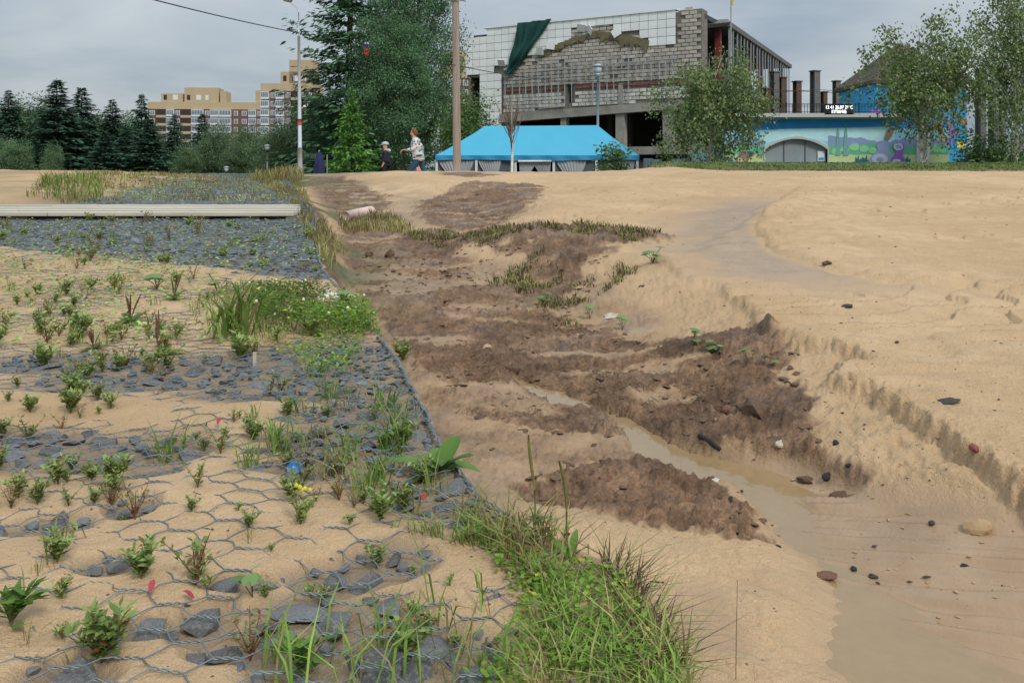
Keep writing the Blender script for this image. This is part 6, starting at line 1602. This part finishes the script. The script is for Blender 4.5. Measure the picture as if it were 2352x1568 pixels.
def build_boy():
    pts = [(0, 0, .56, (.10, .115)), (0, 0, .68, (.095, .11)), (0, 0, .80, (.095, .115)), (.0, 0, .875, (.05, .07)), (.01, 0, .92, .04), (.02, 0, .98, (.075, .066)), (.03, 0, 1.05, (.08, .07)), (.025, 0, 1.10, (.055, .05)), (.108, 0, .995, .010),
           (0, .115, .845, .042), (-.01, .15, .68, .036), (.05, .15, .53, .028), (.07, .15, .49, (.018, .028)), (0, -.115, .845, .042), (-.01, -.15, .68, .036), (.05, -.15, .53, .028), (.07, -.15, .49, (.018, .028)),
           (0, .06, .52, .07), (.06, .065, .29, .05), (.03, .065, .07, .034), (.04, .065, .045, .032), (.13, .065, .03, .028), (0, -.06, .52, .07), (-.02, -.065, .29, .05), (-.10, -.065, .07, .034), (-.09, -.065, .045, .032), (.0, -.065, .03, .028)]
    ed = [(0, 1), (1, 2), (2, 3), (3, 4), (4, 5), (5, 6), (6, 7), (5, 8), (3, 9), (9, 10), (10, 11), (11, 12), (3, 13), (13, 14), (14, 15), (15, 16), (0, 17), (17, 18), (18, 19), (19, 20), (20, 21), (0, 22), (22, 23), (23, 24), (24, 25), (25, 26)]
    for b_ in (12, 16):
        fp_, fe = fingers(pts[b_][:3], (.3, 0, -.8), (.5, 0, 0), len(pts), .007, 0); pts += fp_; ed += [(b_ if a == 'b' else a, c) for a, c in fe]
    body = skin_mesh('body', pts, ed, 'skin')
    jk = skin_mesh('jacket', [(0, 0, .50, (.135, .15)), (0, 0, .60, (.13, .145)), (0, 0, .74, (.12, .14)), (0, 0, .86, (.075, .09)), (-.01, 0, .905, (.06, .06)), (0, .125, .83, .058), (-.01, .16, .68, .050), (.045, .155, .54, .042), (0, -.125, .83, .058), (-.01, -.16, .68, .050), (.045, -.155, .54, .042)],
                   [(0, 1), (1, 2), (2, 3), (3, 4), (3, 5), (5, 6), (6, 7), (3, 8), (8, 9), (9, 10)], 'dark_cloth', root=1)
    tr = skin_mesh('trousers', [(0, 0, .56, (.12, .13)), (0, .06, .50, .085), (.06, .065, .29, .068), (.03, .065, .07, .058), (0, -.06, .50, .085), (-.02, -.065, .29, .068), (-.10, -.065, .07, .058)], [(0, 1), (1, 2), (2, 3), (0, 4), (4, 5), (5, 6)], 'black_cloth')
    hd = MB(); ellip(hd, (-.075, 0, .885), np.array([.065, .085, .055]), 12, 7); hm = hd.mesh('hood', 'cap_cloth', True)
    cb = MB()
    V_ = []
    ellip(cb, (.025, 0, 1.065), np.array([.108, .096, .085]), fn=lambda q: np.array([q[0], q[1], max(q[2], -.12)]))
    cb.add([(.07, -.07, 1.06), (.16, -.062, 1.048), (.205, -.03, 1.04), (.21, 0, 1.038), (.205, .03, 1.04), (.16, .062, 1.048), (.07, .07, 1.06)] + [(.07, -.07, 1.048), (.16, -.062, 1.036), (.205, -.03, 1.028), (.21, 0, 1.026), (.205, .03, 1.028), (.16, .062, 1.036), (.07, .07, 1.048)], [(0, 1, 2, 3, 4, 5, 6), (13, 12, 11, 10, 9, 8, 7)] + [(i, i + 7, i + 8, i + 1) for i in range(6)])
    cm = cb.mesh('cap', 'cap_cloth', True)
    sh = [skin_mesh('shoe', [(x_ - .04, y_, .045, .038), (x_ + .03, y_, .035, .036), (x_ + .09, y_, .03, .028)], [(0, 1), (1, 2)], 'shoe') for x_, y_ in ((.05, .065), (-.08, -.065))]
    fc = MB(); [ellip(fc, (.100, y_, 1.015), np.array([.007, .011, .006]), 8, 5) for y_ in (-.026, .026)]; fm = fc.mesh('eyes', 'black', True)
    return [('body', body), ('jacket', jk), ('trousers', tr), ('hood', hm), ('cap', cm), ('shoe', sh[0]), ('shoe', sh[1]), ('eyes', fm)]
WY = 25.0
def stand(px, ytop, Y, hgt_):
    """feet so that the head reaches the picture height"""
    return Vector(((px - CX) / F * Y, Y, CZ - (ytop - YH) / F * Y - hgt_))
wl = stand(962, 293, WY, 1.73)
person('person', wl, 'person in a white flower print jacket and jeans, striding left with a scooter', build_woman(), math.pi, 1.0)
bl_ = stand(887, 325, 24.5, 1.15)
person('person', bl_, 'child in dark hooded jacket and pale cap, standing left of the walking adult', build_boy(), math.pi, 1.0)
scl_ = thing('kick_scooter', wl + Vector((-.44, -.19, 0)), 'blue kick scooter pushed by the adult in the printed jacket', 'scooter', None, math.pi)
mb = MB(); mb.tube([(.10, 0, .10), (.02, 0, .55), (-.02, 0, 1.02)], .020, 8); mb.build('steering_column', 'black', scl_, True)
mb = MB(); mb.tube([(-.02, -.2, 1.03), (-.02, .2, 1.03)], .017, 8); mb.build('handlebar', 'black', scl_)
mb = MB(); mb.prism([(-.55, .09), (-.02, .09), (.06, .26), (.10, .26), (.04, .06), (-.55, .06)], -.06, .06); mb.build('deck', 'scooter_blue', scl_)
for x_ in (.13, -.60):
    mb = MB(); a = np.linspace(0, 6.283, 15)[:-1]; mb.prism([(x_ + .075 * math.cos(q), .08 + .075 * math.sin(q)) for q in a], -.02, .02); w_ = mb.build('wheel', 'black', scl_)
    mb = MB(); mb.prism([(x_ + .04 * math.cos(q), .08 + .04 * math.sin(q)) for q in a], -.024, .024); mb.build('rim', 'white_paint', w_)
p = P(967, 380, 26.2)
bu = thing('bundle', (p.x, 26.2, wl.z + .05), 'orange cloth over a pale grey box seen between the walking legs', 'bundle')
mb = MB(); mb.box(-.14, .14, -.1, .1, 0, .50); o = mb.build('box', 'cap_cloth', bu); o.modifiers.new('b', 'BEVEL').width = .02
mb = MB(); mb.add([(-.15, -.11, .36), (.15, -.11, .36), (.15, .11, .36), (-.15, .11, .36), (-.07, -.06, .58), (.06, -.05, .60), (.06, .05, .60), (-.07, .06, .58)], [(0, 1, 5, 4), (1, 2, 6, 5), (2, 3, 7, 6), (3, 0, 4, 7), (4, 5, 6, 7)]); mb.build('cloth', 'orange_cloth', bu)

plain('sand_crumb', (.40, .265, .14), .95, .2, 20)
# ------------------------------------------------------------------ small things on the ground
def lumpy(seed, flat, mat, name):
    """rounded irregular lump"""
    r = np.random.default_rng(seed); bm = bmesh.new(); bmesh.ops.create_icosphere(bm, subdivisions=2, radius=1)
    ph = r.uniform(0, 6.28, (6, 3)); fr = r.uniform(1.5, 4.5, (6, 3))
    for v in bm.verts:
        c = np.array(v.co); k = 1 + sum(.10 * math.sin(fr[i] @ c + ph[i, 0]) * (1 if i < 3 else .6) for i in range(6)) + r.normal(0, .03)
        v.co = Vector((c[0] * k * 1.1, c[1] * k, c[2] * k * flat))
    me = bpy.data.meshes.new(name); bm.to_mesh(me); bm.free(); me.materials.append(M[mat])
    return me
def rock_at(px, py, s, mat, name, label, cat, flat=.55, seed=0, sz=1.0, group=None, sink=.25):
    g = G(px, py); me = lumpy(900 + seed, flat, mat, name)
    return link(name, me, None, (g.x, g.y, g.z + s * flat * .12), (random.uniform(-.2, .2), random.uniform(-.2, .2), random.uniform(0, 6.28)), (s, s * .8, s * sz), label=label, cat=cat, group=group)
items = [(1672, 945, .045, 'pebble_brown', 'stone', 'rounded brown stone standing in the wet notch of the mud', 'stone', .75), (1648, 965, .018, 'pebble_tan', 'stone', 'small ochre stone beside the rounded brown one', 'stone', .7),
    (1365, 1030, .022, 'clod', 'mud_clod', 'small dark clod sitting alone on the wet sand', 'clod', .9), (1735, 945, .10, 'clod', 'mud_clod', 'large overhanging brown clod right of the brown stone', 'clod', .55), (1790, 1025, .03, 'pebble_pale', 'stone', 'pale round stone on the muddy right bank', 'stone', .75), (1775, 1015, .025, 'pebble_pale', 'stone', 'flat whitish stone beside the pale round one', 'stone', .4),
    (1900, 1105, .024, 'coal', 'charcoal_lump', 'black charcoal lump on the right bank of the stream', 'charcoal', .8), (1850, 1110, .04, 'clod', 'mud_clod', 'brown clod left of the charcoal lump', 'clod', .5), (1930, 1140, .045, 'clod', 'mud_clod', 'flat dark clod at the water edge below the charcoal', 'clod', .35),
    (1895, 1325, .042, 'pebble_brown', 'stone', 'flat brown stone in the streaming sand at the lower right', 'stone', .22), (2007, 1329, .018, 'pebble_dark', 'stone', 'small striped dark stone right of the flat brown one', 'stone', .5), (1960, 1315, .014, 'coal', 'charcoal_lump', 'small black charcoal bit between the flat brown and the dark stone', 'charcoal', .5),
    (1788, 1255, .012, 'coal', 'charcoal_lump', 'black pebble like charcoal bit below the lower mud patch', 'charcoal', .4), (1700, 1130, .016, 'coal', 'charcoal_lump', 'black bit in the water above the mud tip', 'charcoal', .3), (1678, 1152, .018, 'coal', 'charcoal_lump', 'upright black splinter near the mud tip', 'charcoal', .9), (1695, 1229, .016, 'coal', 'charcoal_lump', 'long black bit on the lower mud patch', 'charcoal', .3),
    (2238, 1042, .026, 'pebble_red', 'brick_fragment', 'dark red brick fragment on the right hand sand', 'brick', .6), (2180, 922, .06, 'pebble_dark', 'stone', 'flat dark grey oval slab on the right hand sand', 'stone', .10), (1400, 1108, .028, 'pebble_red', 'stone', 'pinkish red stone half sunk in the lower mud patch', 'stone', .5), (1205, 1128, .018, 'pebble_red', 'brick_fragment', 'small orange red fragment near the mattress edge', 'brick', .4),
    (1503, 1072, .05, 'clod', 'mud_clod', 'flat oval clod on the wet sand above the lower mud patch', 'clod', .22), (1585, 1078, .022, 'pebble_tan', 'stone', 'orange tan stone at the right end of the wet sand', 'stone', .6), (1640, 1105, .022, 'pebble_pale', 'stone', 'whitish pebble in the shallow water', 'stone', .4), (1700, 1100, .025, 'clod', 'mud_clod', 'small clod standing in the stream', 'clod', .4),
    (1404, 731, .05, 'pebble_pale', 'stone', 'white stone among seedlings in the gully', 'stone', .5), (1290, 700, .03, 'pebble_pale', 'stone', 'pale flat stone in the dark turf', 'stone', .3), (1475, 660, .028, 'pebble_dark', 'stone', 'dark flat stone on the sand right of the turf', 'stone', .3), (895, 590, .06, 'clod', 'mud_clod', 'dark clod on the brown mud near the turf strip, right one of two', 'clod', .8), (848, 590, .045, 'clod', 'mud_clod', 'dark clod on the brown mud, left one of two', 'clod', .8),
    (1335, 770, .03, 'pebble_tan', 'stone', 'tan flat stone on the mud bank', 'stone', .3), (1330, 665, .05, 'pebble_tan', 'stone', 'small ochre lump at the end of the turf', 'stone', .4), (1120, 800, .035, 'pebble_tan', 'stone', 'tan stone among torn roots', 'stone', .5), (1900, 607, .035, 'clod', 'mud_clod', 'dark clod on the rim of the upper wash', 'clod', .5), (2060, 795, .012, 'pebble_dark', 'stone', 'small dark pebble on the upper sand', 'stone', .5), (1945, 706, .045, 'pebble_dark', 'dead_leaf', 'crumpled dark dead leaf on the upper sand', 'leaf', .3),
    (1920, 1022, .018, 'coal', 'charcoal_lump', 'black bit on the sandy right bank, upper one', 'charcoal', .7), (1950, 1082, .016, 'coal', 'charcoal_lump', 'black bit on the sandy right bank, lower one', 'charcoal', .6), (2140, 1210, .015, 'pebble_dark', 'stone', 'small dark pebble below the right bank', 'stone', .6), (2215, 1300, .013, 'coal', 'charcoal_lump', 'black pebble at the right edge of the stream', 'charcoal', .5),
    (2250, 1220, .05, 'sand_crumb', 'sand_clod', 'sandy clod on the slope at the right edge', 'clod', .6), (1180, 855, .06, 'clod', 'mud_clod', 'wedge shaped clod at the upper end of the puddle', 'clod', .6), (510, 1400, .0, 'coal', '', '', '', 0)]
for i, it in enumerate(items):
    if it[2] > 0: rock_at(it[0], it[1], it[2] * (.62 if it[1] > 850 else .8), *it[3:7], flat=it[7], seed=i)
# countless crumbs, charcoal bits and pebbles
def crumbs(n, fn, smin, smax, mat, name, label, sd):
    r_ = np.random.default_rng(200 + sd); x, y = fn(r_, n); z, mk = terrain(x, y, False); mb = MB()
    for i in range(n):
        v, f = stone_raw[i % 14]; s_ = smin + (smax - smin) * r_.random() ** 3; a = r_.uniform(0, 6.28); c, sn = math.cos(a), math.sin(a); q = v * (s_, s_ * .7, s_ * .7)
        mb.add(np.stack([q[:, 0] * c - q[:, 1] * sn, q[:, 0] * sn + q[:, 1] * c, q[:, 2]], 1) + (x[i], y[i], z[i] + s_ * .12), f)
    mb.build(name, mat, label=label, kind='stuff')
mudpoly = [(780, 560), (1100, 590), (1400, 640), (1300, 740), (1560, 800), (1830, 880), (1880, 1060), (1990, 1140), (1790, 1240), (1400, 1190), (1180, 1120), (1020, 960), (900, 770)]
crumbs(2600, band(mudpoly, 'F', 40, -.15, 2), .003, .034, 'clod', 'mud_crumbs', 'crumbs of brown mud', 1)
crumbs(260, band(mudpoly, 'F', 41, -.1, 2), .002, .012, 'pebble_tan', 'pebbles', 'tiny tan pebbles in the mud', 2)
crumbs(240, band([(1500, 620), (1800, 640), (2352, 700), (2400, 1200), (2100, 1250), (1900, 1100), (1850, 900), (1600, 760)], 'R', 42, -.2, 1.5), .002, .011, 'pebble_dark', 'pebbles', 'tiny dark specks on the right hand sand', 3)
crumbs(300, band([(900, 440), (1600, 410), (2352, 420), (2352, 660), (1800, 600), (1300, 540)], 'R', 43, -.3, .8), .004, .020, 'pebble_dark', 'pebbles', 'dark specks on the far sand', 4)
crumbs(200, band([(1850, 820), (2000, 830), (2352, 1090), (2352, 1300), (2000, 1150), (1850, 950)], 'R', 44, -.2, 2), .002, .010, 'sand_crumb', 'sand_crumbs', 'crumbled sand lumps below the sand step', 5)
# pale pink tube, blue cap, stick, wire hook, dead leaves
a, b_ = G(792, 512), G(852, 498); o = thing('plastic_tube', (a + b_) / 2, 'pale pink tube lying in the grass above the gully', 'tube'); d_ = (b_ - a)
mb = MB(); mb.tube([-d_ * .5 + Vector((0, 0, .05)), Vector((0, 0, .06)), d_ * .5 + Vector((0, 0, .07))], [.065, .068, .065], 14); mb.build('barrel', 'pink_plastic', o, True)
g = G(677, 1085); o = thing('bottle_cap', (g.x, g.y, g.z + .004), 'bright blue plastic bottle cap among the stones', 'bottle cap', None); o.rotation_euler = (.5, .1, 0)
mb = MB(); V_ = []; n = 24
prof = [(.0175, 0), (.0185, .012), (.0165, .0125), (.0155, .003), (.001, .002)]
for r_, z_ in prof:
    for k in range(n): a = 6.283 * k / n; V_.append((r_ * math.cos(a), r_ * math.sin(a), z_))
mb.add(V_, np.array([(i * n + k, i * n + (k + 1) % n, (i + 1) * n + (k + 1) % n, (i + 1) * n + k) for i in range(4) for k in range(n)])); mb.build('shell', 'blue_plastic', o, True)
a, b_ = G(1605, 1010), G(1655, 1045); o = thing('stick', (a + b_) / 2, 'black charred stick lying on the mud slope', 'stick'); d_ = b_ - a
mb = MB(); mb.tube([-d_ * .5 + Vector((0, 0, .008)), Vector((.002, 0, .010)), d_ * .5 + Vector((0, 0, .006))], [.007, .009, .006], 7); mb.build('wood', 'coal', o)
g = G(1470, 1385); o = thing('wire_hook', g, 'thin black wire hook sticking out of the grass clump', 'wire')
mb = MB(); mb.tube([(-.04, 0, .01), (0, 0, .012), (.012, 0, .02), (.014, 0, .035), (.022, 0, .042), (.05, 0, .04)], .0016, 6); mb.build('strand', 'black', o, True)
g = G(1690, 1560); o = thing('grass_stalk', g, 'single thin dry grass stalk standing before the lower right sand', 'grass')
mb = MB(); mb.tube([(0, 0, -.02), (.001, 0, .08), (.003, 0, .18)], [.0009, .0008, .0005], 5); mb.build('stem', 'stem', o)
leaf_spots = [(525, 1022, 'crimson leaf standing right of the middle weeds'), (500, 990, 'small red leaf beside the middle weeds'), (298, 1198, 'crimson leaf at the foot of a weed'), (345, 1385, 'pink red leaf under the dense green weed'), (1300, 1255, 'folded pink leaf in the grass clump'), (970, 1168, 'pink red leaf on the mattress edge'), (118, 1110, 'small pink leaf in the left sand'), (362, 915, 'red leaf on the weed beside the upper stones'), (445, 1405, 'red leaf tip beside a flat stone')]
for px, py, lab in leaf_spots:
    g = G(px, py); mb = MB(); leaf_blade(mb, (0, 0, .006), random.uniform(0, 6.28), .022 * (1.7 if px == 1300 else 1), .011 * (1.6 if px == 1300 else 1), .9, .6, 4); o = mb.build('fallen_leaf', 'leaf_crimson', None, True, label=lab, cat='leaf'); o.location = g + Vector((0, 0, .01))
g = G(585, 850); o = thing('wooden_stick', g, 'short pale wooden stick stuck upright between stones', 'stick'); mb = MB(); mb.box(-.006, .006, -.002, .002, -.01, .06); mb.build('wood', 'pebble_pale', o)
